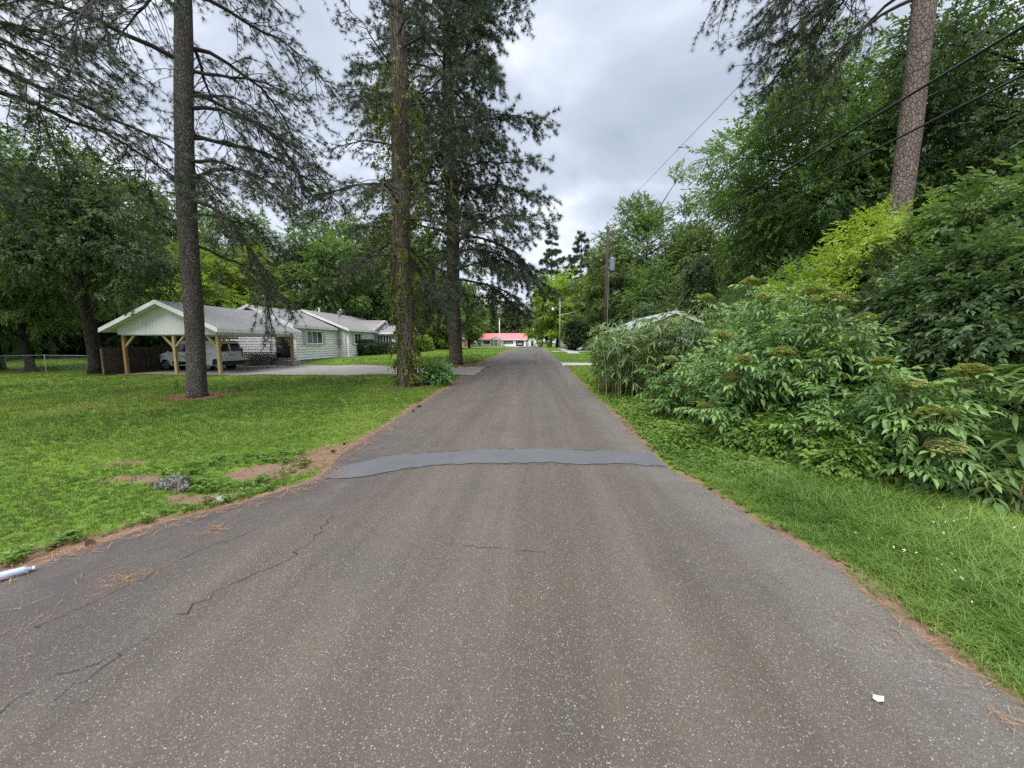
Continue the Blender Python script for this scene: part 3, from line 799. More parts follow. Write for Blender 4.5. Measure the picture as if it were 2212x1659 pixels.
# ------------------------------------------------------------------ tree builders
def rotz(v, a):
    c, s = math.cos(a), math.sin(a); return np.array((v[0] * c - v[1] * s, v[0] * s + v[1] * c, v[2]))
def dirv(az, el): return np.array((math.cos(az) * math.cos(el), math.sin(az) * math.cos(el), math.sin(el)))
def knobby(pts, rad, k, amp, seed):
    """trunk tube with an uneven outline and a root flare"""
    V, T = tube(pts, rad, k); n = len(pts)
    r = np.random.default_rng(seed); c = np.asarray(pts, float)
    ring = np.repeat(np.arange(n), k); V2 = V[:n * k]
    ang = np.tile(np.arange(k) * 2 * math.pi / k, n)
    ph = r.uniform(0, 6.28, 6)
    hh = c[ring, 2] - c[0, 2]
    f = 1 + amp * (np.sin(3 * ang + ph[0] + .35 * hh) * .5 + np.sin(5 * ang + ph[1] - .6 * hh) * .35 + np.sin(2.1 * hh + ph[2]) * .3 + r.normal(size=n * k) * .35)
    f += .42 * np.exp(-hh / .30) * (.65 + .35 * np.sin(5 * ang + ph[3]))
    V[:n * k] = c[ring] + (V2 - c[ring]) * f[:, None]
    return V, T
def resample(pts, n):
    p = np.asarray(pts, float); d = np.r_[0, np.cumsum(np.linalg.norm(np.diff(p, axis=0), axis=1))]
    q = np.linspace(0, d[-1], n); return np.stack([np.interp(q, d, p[:, i]) for i in range(3)], -1)

TUFTS = [tuft_tpl(24, .20, .0095, s) for s in range(3)]
TUFTS3 = [tuft_tpl(24, .27, .017, s) for s in range(3)]
TUFTS_FAR = [tuft_tpl(16, .30, .018, s + 5) for s in range(2)]
def pine(seed, P0, P1, height, r0, zc, nl, Lmax, label, mat_bark, needle, tufts, dens=1., droop=58, bare_low=0., group=None, azfun=None, name='pine_tree', elev=(0, 30), extra=(), prof=1.3, keep=None, tsc=1.):
    """P0 base, P1 a point up the trunk's line; limbs from height zc; returns the thing"""
    r = random.Random(seed); P0 = np.array(P0, float); ax = np.array(P1, float) - P0; ax = ax / ax[2]
    th = thing(name, P0, label, 'tree', group)
    n = int(height / .35) + 2
    hs = np.linspace(-.15, height, n)
    wob = np.stack([.05 * np.sin(hs * .5 + seed) * np.clip(hs / 4, 0, 1), .05 * np.cos(hs * .43 + seed) * np.clip(hs / 4, 0, 1), 0 * hs], -1)
    tp = P0[None] + ax[None] * hs[:, None] + wob
    tr = r0 * np.clip(1 - .22 * (hs / height) - 1.5 * np.clip(hs / height - .5, 0, 1), .06, 1.1)
    mb = MB(); v, t = knobby(tp, tr, 18 if r0 > .2 else 10, .035, seed); mb.add(v, t)
    mb.obj('trunk', mat_bark, th, smooth=True)
    def trunk_at(h): return np.array([np.interp(h, hs, tp[:, i]) for i in range(3)]), float(np.interp(h, hs, tr))
    LB = MB(); TP = [[] for _ in tufts]; TX = [[] for _ in tufts]; TN = [[] for _ in tufts]
    def add_tuft(p, d, tn):
        if keep is not None and not keep(p): return
        k = r.randrange(len(tufts)); TP[k].append(p); TX[k].append(d); TN[k].append(tn)
    specs = []
    for i in range(nl):
        u = (i + r.random()) / nl; h = zc + (height - zc - .5) * u ** .9
        az = i * 2.399 + r.uniform(-.5, .5)
        if azfun: az = azfun(i, u, r, az)
        L = Lmax * (1 - .80 * u ** prof) * r.uniform(.5, 1.1)
        specs.append((h, az, L, R(r.uniform(*elev)) + u * .5, R(droop * r.uniform(.45, 1.3)) * (1 - .35 * u)))
    specs += list(extra)
    for (h, az, L, e0, dr) in specs:
        b, rb = trunk_at(h); n = 9; pts = [b + .6 * rb * dirv(az, 0)]; a = az
        for k in range(n):
            uu = (k + 1) / n
            el = e0 - dr * uu ** 1.15 + (.35 * dr * max(0, uu - .75) * 2)
            a += r.uniform(-.26, .26)
            pts.append(pts[-1] + dirv(a, el + r.uniform(-.20, .20)) * L / n)
        pts = np.array(pts)
        rr = (.016 + .0105 * L) * (1 - np.linspace(0, 1, n + 1) * .85)
        LB.tube(pts, rr, 6, cap=False)
        tint_l = .45 + r.uniform(-.15, .15)
        m = max(3, int(L / .30 * dens))
        for j in range(m):
            uu = .22 + .78 * (j + r.random()) / m
            if uu < bare_low: continue
            q = uu * n; k = min(int(q), n - 1); p = pts[k] + (pts[k + 1] - pts[k]) * (q - k); d0 = nrm(pts[k + 1] - pts[k])
            sa = (1 if j % 2 else -1) * R(r.uniform(30, 75)); d = rotz(d0, sa); d[2] = d0[2] * .5 + r.uniform(-.55, .25); d = nrm(d)
            l = (.18 + .36 * (1 - uu)) * L * r.uniform(.4, 1.15) + .25
            ns = max(3, int(l / .22)); sp = [p]; dd = d.copy()
            for s_ in range(ns):
                dd = nrm(dd + np.array((r.uniform(-.22, .22), r.uniform(-.22, .22), r.uniform(-.22, .10)))); sp.append(sp[-1] + dd * l / ns)
            LB.tube(sp, np.linspace(.011, .004, ns + 1) * (1 + L / 8), 3, cap=False)
            for s_ in range(1, ns + 1):
                if r.random() > .35 + .65 * s_ / ns: continue
                tdir = nrm(rotz(nrm(sp[s_] - sp[s_ - 1]), R(r.uniform(25, 70)) * r.choice((-1, 1))) + np.array((0, 0, r.uniform(-.35, .45))))
                tl = r.uniform(.10, .34); e = sp[s_] + tdir * tl
                LB.tube([sp[s_], e], [.004, .003], 3, cap=False)
                tn = tint_l + r.uniform(-.2, .2)
                add_tuft(e, tdir, tn)
                if r.random() < .5 * dens: add_tuft(sp[s_] + tdir * tl * .45, tdir, tn)
            add_tuft(sp[-1], nrm(sp[-1] - sp[-2]), tint_l + r.uniform(-.15, .2))
    LB.obj('limbs', MT['twig'], th)
    CB = MB()
    for k, tpl in enumerate(tufts):
        if TP[k]: CB.scatter(tpl, TP[k], TX[k], tsc * rng.uniform(.8, 1.15, len(TP[k])), rng.uniform(0, 6.28, len(TP[k])), np.array(TN[k]))
    CB.obj('crown', needle, th)
    return th

def clump_points(r, n, c, R3, low=.0, inner=.35, lump=.28):
    """crown clump centres inside a lumpy ellipsoid"""
    out = []; ph = [r.uniform(0, 6.28) for _ in range(6)]
    while len(out) < n:
        d = np.array((r.gauss(0, 1), r.gauss(0, 1), r.gauss(0, 1))); d /= np.linalg.norm(d) + 1e-9
        az = math.atan2(d[1], d[0])
        k = 1 + lump * (.6 * math.sin(2 * az + ph[0]) + .5 * math.sin(3 * az + ph[1] + 2 * d[2]) + .5 * math.sin(4 * d[2] + ph[2] + az))
        rad = (inner + (1 - inner) * r.random() ** .45) * k
        q = np.array(c) + d * rad * np.array(R3)
        if q[2] > low: out.append((q, d))
    return out
def broadleaf(seed, P0, h, cw, cb, tr, nc, sp, tpls, label, leaf, bark, group=None, name='leafy_tree', sc=1., rc=.34, parent_local=True, lean=(0, 0), cat='tree', trunk_n=14, limb_k=5, flat=.6, cwy=None, lump=.28):
    r = random.Random(seed); g = np.random.default_rng(seed)
    th = thing(name, P0, label, cat, group)
    cwy = cwy or cw
    hs = np.linspace(-.2, h * .82, trunk_n)
    tp = np.stack([lean[0] * hs / h + .12 * np.sin(hs * .45 + seed), lean[1] * hs / h + .12 * np.cos(hs * .4 + seed), hs], -1)
    tp -= tp[0] * np.array((1, 1, 0))
    rr = tr * np.clip(1 - .85 * hs / (h * .85), .08, 1.05)
    mb = MB(); v, t = knobby(tp, rr, 12, .05, seed); mb.add(v, t)
    cz = (h + cb) / 2
    C_ = clump_points(r, nc, (lean[0] * .7, lean[1] * .7, cz), (cw, cwy, (h - cb) / 2), cb * .9, lump=lump)
    LB = mb
    P = []; X = []; TN = []
    for q, d in C_:
        hh = min(max(q[2] - r.uniform(.25, .6) * math.hypot(q[0], q[1]), cb * .55), h * .78)
        b = np.array([np.interp(hh, hs, tp[:, i]) for i in range(3)])
        mid = (b + q) / 2 + np.array((r.uniform(-.3, .3), r.uniform(-.3, .3), .12 * np.linalg.norm(q - b)))
        us = np.linspace(0, 1, 6)[:, None]
        pts = b * (1 - us) ** 2 + 2 * mid * us * (1 - us) + q * us ** 2
        L = np.linalg.norm(q - b)
        LB.tube(pts, np.linspace(.012 + .012 * L, .006 + .001 * L, 6), limb_k, cap=False)
        rcl = rc * cw * r.uniform(.7, 1.25); n = int(sp * r.uniform(.75, 1.25))
        o = g.normal(size=(n, 3)); o = o / np.linalg.norm(o, axis=1)[:, None] * (g.uniform(0, 1, (n, 1)) ** .45)
        pp = q + o * rcl * np.array((1, 1, flat))
        xx = o * 1. + np.array(d) * .5 + g.normal(size=(n, 3)) * .45 + np.array((0, 0, -.25))
        P.append(pp); X.append(xx); TN.append(.45 + r.uniform(-.16, .18) + g.normal(size=n) * .10)
    LB.obj('trunk', bark, th, local=True, smooth=True)
    P = np.concatenate(P); X = np.concatenate(X); TN = np.concatenate(TN)
    ok = P[:, 2] > max(.05, cb * .6); P, X, TN = P[ok], X[ok], TN[ok]
    CB = MB(); wh = g.integers(0, len(tpls), len(P))
    for k, tpl in enumerate(tpls):
        m_ = wh == k
        CB.scatter(tpl, P[m_], X[m_], sc * g.uniform(.75, 1.2, m_.sum()), g.uniform(-.6, .6, m_.sum()), TN[m_])
    CB.obj('crown', leaf, th, local=True)
    return th
FAR_SP = [spray_tpl(10, .75, .26, .15, s) for s in range(3)]
MID_SP = [spray_tpl(11, .62, .20, .10, s + 3) for s in range(3)]
NEAR_SP = [spray_tpl(11, .50, .15, .072, s + 7, big=False) for s in range(4)]
BUSH_SP = [spray_tpl(11, .36, .105, .052, s + 11) for s in range(3)]

# ---- the three pines of the left verge
p1 = at(391, 0, T1.y); p2 = at(853, 0, T2.y); p3 = at(970, 250, T3.y)
def az_lawn(i, u, r, az):
    return r.uniform(-.25, 1.0) if u < .30 or (u < .6 and i % 5 in (1, 3)) else az
TUFTS1 = [tuft_tpl(24, .165, .0085, s + 20) for s in range(3)]
pine(1, T1, p1, 21, .262, 4.7, 40, 5.0, 'bare grey pine trunk spotted with pale lichen, nearest to the carport front', MT['bark_pine'], MT['needle'], TUFTS1, dens=2.3, droop=78, elev=(-20, 12), prof=2.0, azfun=az_lawn)
pine(2, T2, p2, 22, .355, 3.6, 50, 3.9, 'dark ridged pine wrapped in yellow-green vine at the end of the drive', MT['bark_ridged'], MT['needle'], TUFTS1, dens=2.0, droop=62, elev=(-8, 30), prof=1.9)
pine(3, T3, p3, 30, .43, 4.2, 96, 6.6, 'tallest thick crowned pine on the red straw ring by the road', MT['bark_ridged'], MT['needle_far'], TUFTS3, dens=2.1, droop=58, elev=(-5, 32), prof=2.4)
# pine just beyond the edge of the view whose boughs hang in, with the near right pine
pl_ = Vector((-16.2, 9.6, gz(-16.2, 9.6)))
pine(4, pl_, pl_ + Vector((.15, 0, 10)), 19, .30, 7.6, 46, 7.0, 'dark pine whose drooping boughs hang in over the lawn', MT['bark_dark'], MT['needle'], TUFTS, dens=1.5, droop=66, elev=(-15, 20), prof=1.8)
rp1 = at(1938, 470, 12.3); rp2 = at(1998, 0, 12.3); sl = (rp2 - rp1) / (rp2.z - rp1.z); rb = rp1 - sl * (rp1.z - gz(rp1.x, rp1.y))
EX = [(11.6 + .42 * k, R(a), 1.5 * L, R(e), R(d)) for k, (a, L, e, d) in enumerate([(142, 2.2, 0, 60), (120, 2.2, -5, 66), (158, 2.8, 12, 62), (135, 3.3, 14, 60), (150, 3.0, 5, 66), (112, 2.8, 15, 60), (165, 3.0, 8, 62), (140, 3.7, 20, 62), (128, 3.2, 10, 60), (152, 3.6, 14, 66), (145, 3.4, 15, 60), (136, 3.6, 8, 58)])]
pine(5, rb, rp2, 26, .285, 17, 24, 4.4, 'big pine with reddish plated bark rising behind the elderberry thicket', MT['bark_plate'], MT['needle'], TUFTS, dens=1.6, droop=56, elev=(-5, 30), prof=1.5, extra=EX)
# vine climbing the second pine
vb = MB(); g = np.random.default_rng(5); n = 720
axv = (np.array(p2) - np.array(T2)); axv /= axv[2]
hh = g.uniform(0, 1, n) ** .75 * 11.5; a = g.uniform(0, 6.28, n); rad = .36 + np.abs(g.normal(0, .40, n)) * np.clip(hh / 4, .1, 1.4) * ss(1.8, 6, hh)
P = np.array(T2)[None] + axv[None] * hh[:, None] + np.stack([rad * np.cos(a), rad * np.sin(a), 0 * a], -1)
vb.scatter(spray_tpl(8, .40, .12, .08, 31, droop=.8), P, np.stack([np.cos(a), np.sin(a), g.uniform(-1.2, .2, n)], -1), g.uniform(.6, 1.15, n), g.uniform(-.6, .6, n), .45 + g.normal(0, .2, n))
tb = MB()
for k in range(5):
    hs = np.linspace(0, 10, 40); aa = k * 1.3 + .5 * np.sin(hs * .8 + k)
    pts = np.array(T2)[None] + axv[None] * hs[:, None] + np.stack([(.355 - .008 * hs + .25 * np.exp(-hs * 4)) * np.cos(aa), (.355 - .008 * hs + .25 * np.exp(-hs * 4)) * np.sin(aa), 0 * hs], -1)
    tb.tube(pts, .012, 4)
vt = thing('climbing_vine', T2, 'yellow-green leafy vine climbing the dark ridged pine trunk', 'vine')
vb.obj('leaves', MT['leaf_vine'], vt); tb.obj('stem', MT['twig'], vt)

# ---- broad-leaved kinds used for the woods, copied with their parts
def wood_at(proto, x, y, sc, rot, label=None, group=None, leaf=None):
    o = dup(proto, Vector((x, y, gz(x, y))), rot, sc)
    if label: o['label'] = label
    if group: o['group'] = group
    return o
WG = 'trees of the wood behind the white house'
WL = 'tall leafy tree in the dense wood behind the white house'
kinds = []
specs = [(21, 17, 4.4, 3.5, .26, 62, 50, 'leaf_wood'), (22, 20, 5.0, 6., .30, 66, 50, 'leaf_mid'), (23, 15, 4.6, 2.5, .24, 58, 50, 'leaf_wood'), (24, 18, 4.2, 4., .25, 60, 48, 'leaf_dark'), (25, 13, 4.2, 1.2, .2, 56, 50, 'leaf_bright')]
spots = {
 'left': [(-47, 27, 1.0, 2), (-41, 31, .95, 0), (-37, 34, 1.0, 3), (-33, 38, .9, 2), (-29, 37, .78, 4), (-52, 34, 1.1, 1), (-46, 40, 1.05, 3), (-40, 44, 1.0, 0), (-34, 46, 1.0, 2), (-28, 47, .95, 3), (-24, 44, .8, 0), (-57, 44, 1.1, 0), (-50, 50, 1.1, 2), (-42, 54, 1.1, 1), (-34, 56, 1., 0)],
 'house': [(-26, 53, 1.0, 1), (-21, 49, .85, 2), (-19, 55, .95, 0), (-24, 60, 1.1, 3), (-16, 60, .9, 2), (-13, 55, .62, 4), (-20, 66, 1.15, 1), (-11, 66, .8, 0), (-28, 68, 1.2, 2)],
}
protos = []
for i, (sd, h, cw, cb, tr, nc, sp, lf) in enumerate(specs):
    x, y, s_, k = [q for q in spots['left'] + spots['house'] if q[3] == i][0]
    protos.append(broadleaf(sd, Vector((x, y, gz(x, y))), h, cw, cb, tr, nc, sp, FAR_SP, WL, MT[lf], MT['bark_dark'], WG, name='leafy_tree'))
used = set()
rr_ = random.Random(3)
for q in spots['left'] + spots['house']:
    x, y, s_, k = q
    if k not in used: used.add(k); protos[k].scale = (s_, s_, s_); continue
    wood_at(protos[k], x, y, s_ * rr_.uniform(.82, .98), rr_.uniform(0, 6.28))
# lower growth closing the view between the trunks
ug = broadleaf(41, Vector((-44, 33.5, gz(-44, 33.5))), 4.6, 2.6, .2, .07, 34, 46, MID_SP, 'leafy understory bush along the edge of the dark wood', MT['leaf_wood'], MT['bark_dark'], 'bushes along the edge of the wood', name='understory_bush', cat='bush')
ud = broadleaf(42, Vector((-38, 35, gz(-38, 35))), 3.8, 2.7, .1, .07, 34, 46, MID_SP, 'leafy understory bush along the edge of the dark wood', MT['leaf_dark'], MT['bark_dark'], 'bushes along the edge of the wood', name='understory_bush', cat='bush')
for k, (x, y, s_) in enumerate([(-54, 31, 1.1), (-49, 36, 1.2), (-34, 40, 1.1), (-30, 41, 1.2), (-27, 42.5, 1.1), (-41, 38, 1.2), (-24, 50, 1.3), (-20, 52, 1.1), (-45, 45, 1.4), (-36, 49, 1.3), (-17, 58, 1.2), (-14, 58, 1.1), (-31, 51, 1.4), (-58, 39, 1.4), (-36.5, 36.5, .8), (-45, 31, .8), (-48, 31.5, .9)]):
    wood_at(ud if k % 2 else ug, x, y, s_, rr_.uniform(0, 6.28))

# ---- trees standing on the left lawn
tA = gp(213, 808)
broadleaf(51, tA, 11.6, 4.0, 4.4, .34, 52, 44, MID_SP, 'dark trunked leafy tree beside the end of the wooden fence', MT['leaf_dark'], MT['bark_dark'], lean=(.2, -.5), lump=.5)
tB = gp(70, 803)
th = broadleaf(52, tB, 9.4, 3.8, 2.4, .22, 50, 44, MID_SP, 'twin stemmed leafy tree at the far left of the lawn', MT['leaf_mid'], MT['bark_dark'], lean=(-.6, 0), lump=.45)
mb = MB(); hs = np.linspace(-.1, 4.2, 9); mb.tube(np.stack([tB.x - .1 - .42 * hs, tB.y + .15 * hs, tB.z + hs], -1), np.linspace(.14, .07, 9), 9); mb.obj('second_stem', MT['bark_dark'], th, smooth=True)
broadleaf(53, Vector((-33, 22, gz(-33, 22))), 11, 4.6, 2.2, .28, 56, 46, MID_SP, 'broad dark tree closing off the left end of the lawn', MT['leaf_dark'], MT['bark_dark'])
broadleaf(54, Vector((-30, 33, gz(-30, 33))), 9.5, 3.6, 1.6, .18, 56, 60, MID_SP, 'lighter green tree showing above the carport roof', MT['leaf_bright'], MT['bark_dark'])

# ---- far trees round the red roofed house
FG = 'far trees behind the red roofed house'
FL = 'distant leafy tree in the row behind the red roofed house'
fp = broadleaf(61, Vector((-9, 156, gz(-9, 156))), 15, 5.2, 2.0, .28, 50, 50, [spray_tpl(9, 1.1, .42, .26, s) for s in range(2)], FL, MT['leaf_wood'], MT['bark_dark'], FG)
for x, y, s_ in [(-47, 124, 1.25), (-40, 122, 1.2), (-34, 128, 1.35), (-27, 124, 1.25), (-22, 130, 1.05), (-55, 126, 1.4), (-3, 165, .9), (5, 160, 1.0), (-21, 152, 1.15), (-33, 142, 1.5), (14, 150, 1.1), (24, 140, 1.2), (-42, 138, 1.5), (-15, 160, 1.0), (34, 130, 1.3), (11, 135, .8)]:
    wood_at(fp, x, y, s_, rr_.uniform(0, 6.28))
for x, y, s_, lab in [(-21.0, 152, .74, 'bright green rounded tree between the brick house and the red roofed house')]:
    broadleaf(62, Vector((x, y, gz(x, y))), 13, 5.6, .8, .2, 50, 55, FAR_SP, lab, MT['leaf_lime'], MT['bark_dark'])
sc_tree = at(1203, 745, 80)
broadleaf(63, Vector((sc_tree.x, 80, .7)), 15.0, 6.0, .9, .3, 84, 76, FAR_SP, 'bright green rounded tree behind the street light pole', MT['leaf_lime'], MT['bark_dark'], flat=.5)
c = at(1243, 742, 50); broadleaf(64, Vector((c.x, 50, gz(c.x, 50))), 3.5, 1.1, .5, .12, 40, 50, MID_SP, 'small dark evergreen between the bright tree and the canes', MT['hedge'], MT['bark_dark'], lump=.1)
# tall pines beyond them
for k, (px, y, h) in enumerate([(1190, 104, 29), (1252, 106, 30), (1285, 112, 24)]):
    c = at(px, 740, y)
    pine(71 + k, Vector((c.x, y, .7)), Vector((c.x, y, 10)), h, .32, 9 + 2 * k, 34, 5.4, ['tall open crowned pine just behind the bright green tree', 'tall open crowned pine nearer the utility pole', 'shorter pine hidden half behind the utility pole'][k], MT['bark_dark'], MT['needle_far'], [tuft_tpl(20, .85, .09, 40 + s) for s in range(2)], dens=1.0, droop=40, elev=(5, 35), prof=1.8)
for k, (px, y, h) in enumerate([(1098, 168, 22), (1062, 160, 23)]):
    c = at(px, 742, y)
    pine(75 + k, Vector((c.x, y, .7)), Vector((c.x, y, 10)), h, .25, 2.5, 30, 4.6, ['dark far pine right behind the red roof', 'dark far pine past the left end of the red roof'][k], MT['bark_dark'], MT['needle_far'], [tuft_tpl(20, .8, .09, 50 + s) for s in range(2)], dens=.9, droop=40, elev=(0, 30))

# ---- wood on the right, behind the white roofed house
RG = 'trees of the wood on the right of the road'
RL = 'dense leafy tree in the wood behind the pale roofed house'
for k, (x, y, s_, pk) in enumerate([(9.0, 46, .72, 0), (13.5, 48, .93, 1), (18, 44, .86, 0), (22, 41, .80, 2), (16, 38, .60, 2), (11.5, 40, .62, 2), (25, 36, .9, 1), (28, 46, 1.1, 0), (20, 52, 1.0, 2), (30, 33, 1.0, 0), (8.5, 56, .62, 0), (14, 60, .8, 3), (34, 26, 1., 2), (24, 29, .7, 0), (26, 23, .85, 2)]):
    wood_at(protos[pk], x, y, s_ * 1.0, rr_.uniform(0, 6.28), RL, RG)
for k, (x, y, s_) in enumerate([(13, 34, 1.4), (17, 33, 1.5), (21, 33, 1.5), (12, 44, 1.5), (24, 32, 1.5), (10, 50, 1.3), (16, 28, 1.2), (20, 26, 1.3)]):
    wood_at(ud, x, y, s_, rr_.uniform(0, 6.28), 'dark understory bush below the wood on the right of the road', 'bushes of the wood on the right')
# the big spreading tree of the right verge
bt = Vector((14.6, 19.2, gz(14.6, 19.2)))
broadleaf(81, bt, 14.8, 5.6, 3.0, .32, 104, 84, NEAR_SP, 'big spreading leafy tree behind the thicket, its crown crossed by the cables', MT['leaf_mid'], MT['bark_dark'], sc=1.2, rc=.27, lump=.3, cwy=4.4)
broadleaf(82, Vector((19.0, 15.0, gz(19, 15))), 18, 5.0, 2.5, .32, 90, 96, NEAR_SP, 'dark feathery evergreen filling the upper corner behind the plated pine', MT['leaf_dark'], MT['bark_dark'], sc=1.1, rc=.28)
broadleaf(83, Vector((8.9, 7.4, gz(8.9, 7.4))), 5.0, 1.5, .6, .09, 64, 54, NEAR_SP, 'mid green sapling with maple like leaves right of the plated pine', MT['leaf_mid'], MT['bark_dark'], sc=1.0, rc=.36)
broadleaf(84, Vector((15.2, 10.6, gz(15.2, 10.6))), 10.0, 2.6, .5, .16, 80, 80, NEAR_SP, 'dark leafy tree at the right edge of the thicket', MT['leaf_dark'], MT['bark_dark'], sc=1.05, rc=.30)

# kudzu covered stub
kx = at(1505, 690, 23); kz = gz(kx.x, 23)
kt = thing('vine_covered_snag', Vector((kx.x, 23, kz)), 'dead tree stub smothered in dark broad leaved vine', 'tree')
mb = MB(); hs = np.linspace(0, 6.2, 12); mb.tube(np.stack([kx.x + 0 * hs, 23 + 0 * hs, kz + hs], -1), np.linspace(.2, .12, 12), 9); mb.obj('trunk', MT['bark_dark'], kt, smooth=True)
g = np.random.default_rng(8); n = 900; hh = g.uniform(0, 1, n) * 6.6; a = g.uniform(0, 6.28, n)
rad = (.62 + .22 * np.sin(hh * 1.6 + a) + .15 * np.sin(3 * a)) * np.clip((6.8 - hh) * 1.2, .2, 1) * (.8 + .25 * g.uniform(0, 1, n))
mb = MB(); mb.scatter(spray_tpl(7, .34, .16, .13, 77, droop=.9), np.stack([kx.x + rad * np.cos(a), 23 + rad * np.sin(a), kz + hh], -1), np.stack([np.cos(a), np.sin(a), g.uniform(-1.2, .3, n)], -1), g.uniform(.7, 1.2, n), g.uniform(-.5, .5, n), .45 + g.normal(0, .15, n))
mb.obj('foliage', MT['leaf_dark'], kt)
# ------------------------------------------------------------------ the thicket on the right
EL = [compound_tpl(3, .30, .165, .058, 0), compound_tpl(3, .28, .15, .060, 1, .8), compound_tpl(4, .33, .14, .046, 2, .4), compound_tpl(2, .25, .15, .062, 9), compound_tpl(3, .20, .095, .036, 4, .3)]
def umbel_mesh(seed, R0=.10):
    r = random.Random(seed); g = np.random.default_rng(seed); mb = MB()
    n = 520; a = g.uniform(0, 6.28, n); q = np.sqrt(g.uniform(0, 1, n))
    lump = 1 + .12 * np.sin(5 * a + seed)
    P = np.stack([R0 * q * np.cos(a) * lump, R0 * q * np.sin(a) * lump, R0 * .62 * (1 - q ** 2) + g.normal(0, .05 * R0, n)], -1)
    bud = rosette_tpl(5, .010, .008, 3, .9)
    mb.scatter(bud, P, np.stack([np.cos(a), np.sin(a), 0 * a], -1), g.uniform(.8, 1.5, n) * R0 / .1, 0., np.clip(.5 + .25 * np.sin(3 * a + seed) * q + g.normal(0, .22, n), 0, 1))
    for i in range(18):
        b = P[r.randrange(n)]; mb.tube([(0, 0, -.9 * R0), b * np.array((.45, .45, 0)) + np.array((0, 0, -.25 * R0)), b], [.003, .002, .0015], 3, .35, False)
    return mb.mesh('flower_cluster')
UMB = [umbel_mesh(s) for s in range(4)]
for m_ in UMB: m_.materials.append(MT['umbel'])
def elder(seed, x, y, rx, ry, h, n, label, tips=(), leaf='elder', per=.115, tint0=.45, low=.15, ls=1.0, zc=.35):
    r = random.Random(seed); z0 = gz(x, y); base = np.array((x, y, z0))
    th = thing('elderberry_bush', Vector(base), label, 'bush', 'elderberry bushes in the thicket')
    SB = MB(); PL = [[] for _ in EL]; XL = [[] for _ in EL]; TL = [[] for _ in EL]
    ends = []
    for i in range(n):
        az = i * 2.399 + r.uniform(-.4, .4); v = r.random()
        el = math.asin(min(1, low * -.6 + (1 + low * .6) * v)) if v > 0 else 0
        k = r.uniform(.72, 1.06)
        e = base + np.array((rx * k * math.cos(el) * math.cos(az), ry * k * math.cos(el) * math.sin(az), h * zc + h * (1 - zc) * k * math.sin(el)))
        e[2] = max(e[2], z0 + .22)
        ends.append((e, None))
    ends += [(np.array(t, float), s_) for t, s_ in tips]
    def leaf_at(p, d, s_, tn):
        k = r.randrange(len(EL)); PL[k].append(p); XL[k].append(d); TL[k].append((s_, tn))
    for e, us in ends:
        b = base + np.array((r.uniform(-.35, .35) * rx * .6, r.uniform(-.35, .35) * ry * .6, 0))
        mid = (b + e) / 2; mid[2] = b[2] + (e[2] - b[2]) * .72 + .12 * np.linalg.norm((e - b)[:2]); mid[:2] = b[:2] + (e[:2] - b[:2]) * .38
        u = np.linspace(0, 1, 9)[:, None]
        pts = b * (1 - u) ** 2 + 2 * mid * u * (1 - u) + e * u ** 2
        L = np.linalg.norm(np.diff(pts, axis=0), axis=1).sum()
        SB.tube(pts, np.linspace(.014, .004, 9), 5, cap=False)
        t_st = tint0 + r.uniform(-.12, .12)
        u0 = .42; m_ = max(3, int(L * (1 - u0) / per))
        for j in range(m_ + 1):
            uu = u0 + (1 - u0) * j / m_; q = uu * 8; k = min(int(q), 7); p = pts[k] + (pts[k + 1] - pts[k]) * (q - k); d = nrm(pts[k + 1] - pts[k])
            sd = nrm(np.cross(d, (r.uniform(-.3, .3), r.uniform(-.3, .3), 1)));
            if j % 2: sd = nrm(np.cross(d, sd))
            for s_ in (1, -1):
                leaf_at(p, nrm(sd * s_ + d * r.uniform(.2, .8) + np.array((0, 0, r.uniform(-.1, .35)))), ls * (.7 + .45 * math.sin(math.pi * min(1, (uu - u0) / (1 - u0) + .15)) * r.uniform(.62, 1.2)), t_st + .16 * (uu - .6) + r.uniform(-.1, .1))
        d = nrm(pts[-1] - pts[-2])
        for q in range(3): leaf_at(pts[-1], nrm(d + np.array((r.uniform(-.8, .8), r.uniform(-.8, .8), r.uniform(0, .6)))), ls * r.uniform(.6, .95), t_st + .25)
    SB.obj('stems', MT['stem'], th)
    LB = MB()
    for k, tpl in enumerate(EL):
        if PL[k]:
            a = np.array(TL[k]); LB.scatter(tpl, PL[k], XL[k], a[:, 0], rng.uniform(-.35, .35, len(PL[k])), a[:, 1])
    LB.obj('foliage', MT[leaf], th)
    for e, us in ends:
        if us:
            o = bpy.data.objects.new('flower_cluster', UMB[r.randrange(len(UMB))]); COL.objects.link(o); o.parent = th
            o.location = Vector(e - base) + Vector((0, 0, .07)); o.rotation_euler = (r.uniform(-.3, .3) + .15, r.uniform(-.3, .3), r.uniform(0, 6.28)); o.scale = (1.25 * us, 1.25 * us, 1.2 * us)
    return th
A = at
elder(1, 4.1, 6.9, 1.35, 1.3, 2.1, 46, 'elderberry bush sprawling over the weeds in front of the canes', [(A(1560, 738, 6.6), 1.1), (A(1585, 828, 6.2), 1.15), (A(1610, 792, 6.1), 1.25), (A(1690, 778, 6.0), 1.4), (A(1450, 785, 8.2), 1.0), (A(1480, 840, 8.0), .9)])
elder(2, 5.0, 8.4, 1.6, 1.5, 2.95, 54, 'tall pale tipped elderberry bush at the top of the thicket, next to the canes', [(A(1528, 655, 7.9), 1.2), (A(1618, 622, 7.8), 1.3), (A(1650, 655, 7.6), 1.2)], tint0=.56)
elder(3, 5.0, 6.4, 1.4, 1.2, 2.3, 48, 'elderberry bush with brownish flower heads in the middle of the thicket', [(A(1757, 645, 6.1), 1.35), (A(1803, 662, 5.9), 1.45), (A(1870, 700, 5.7), .9)])
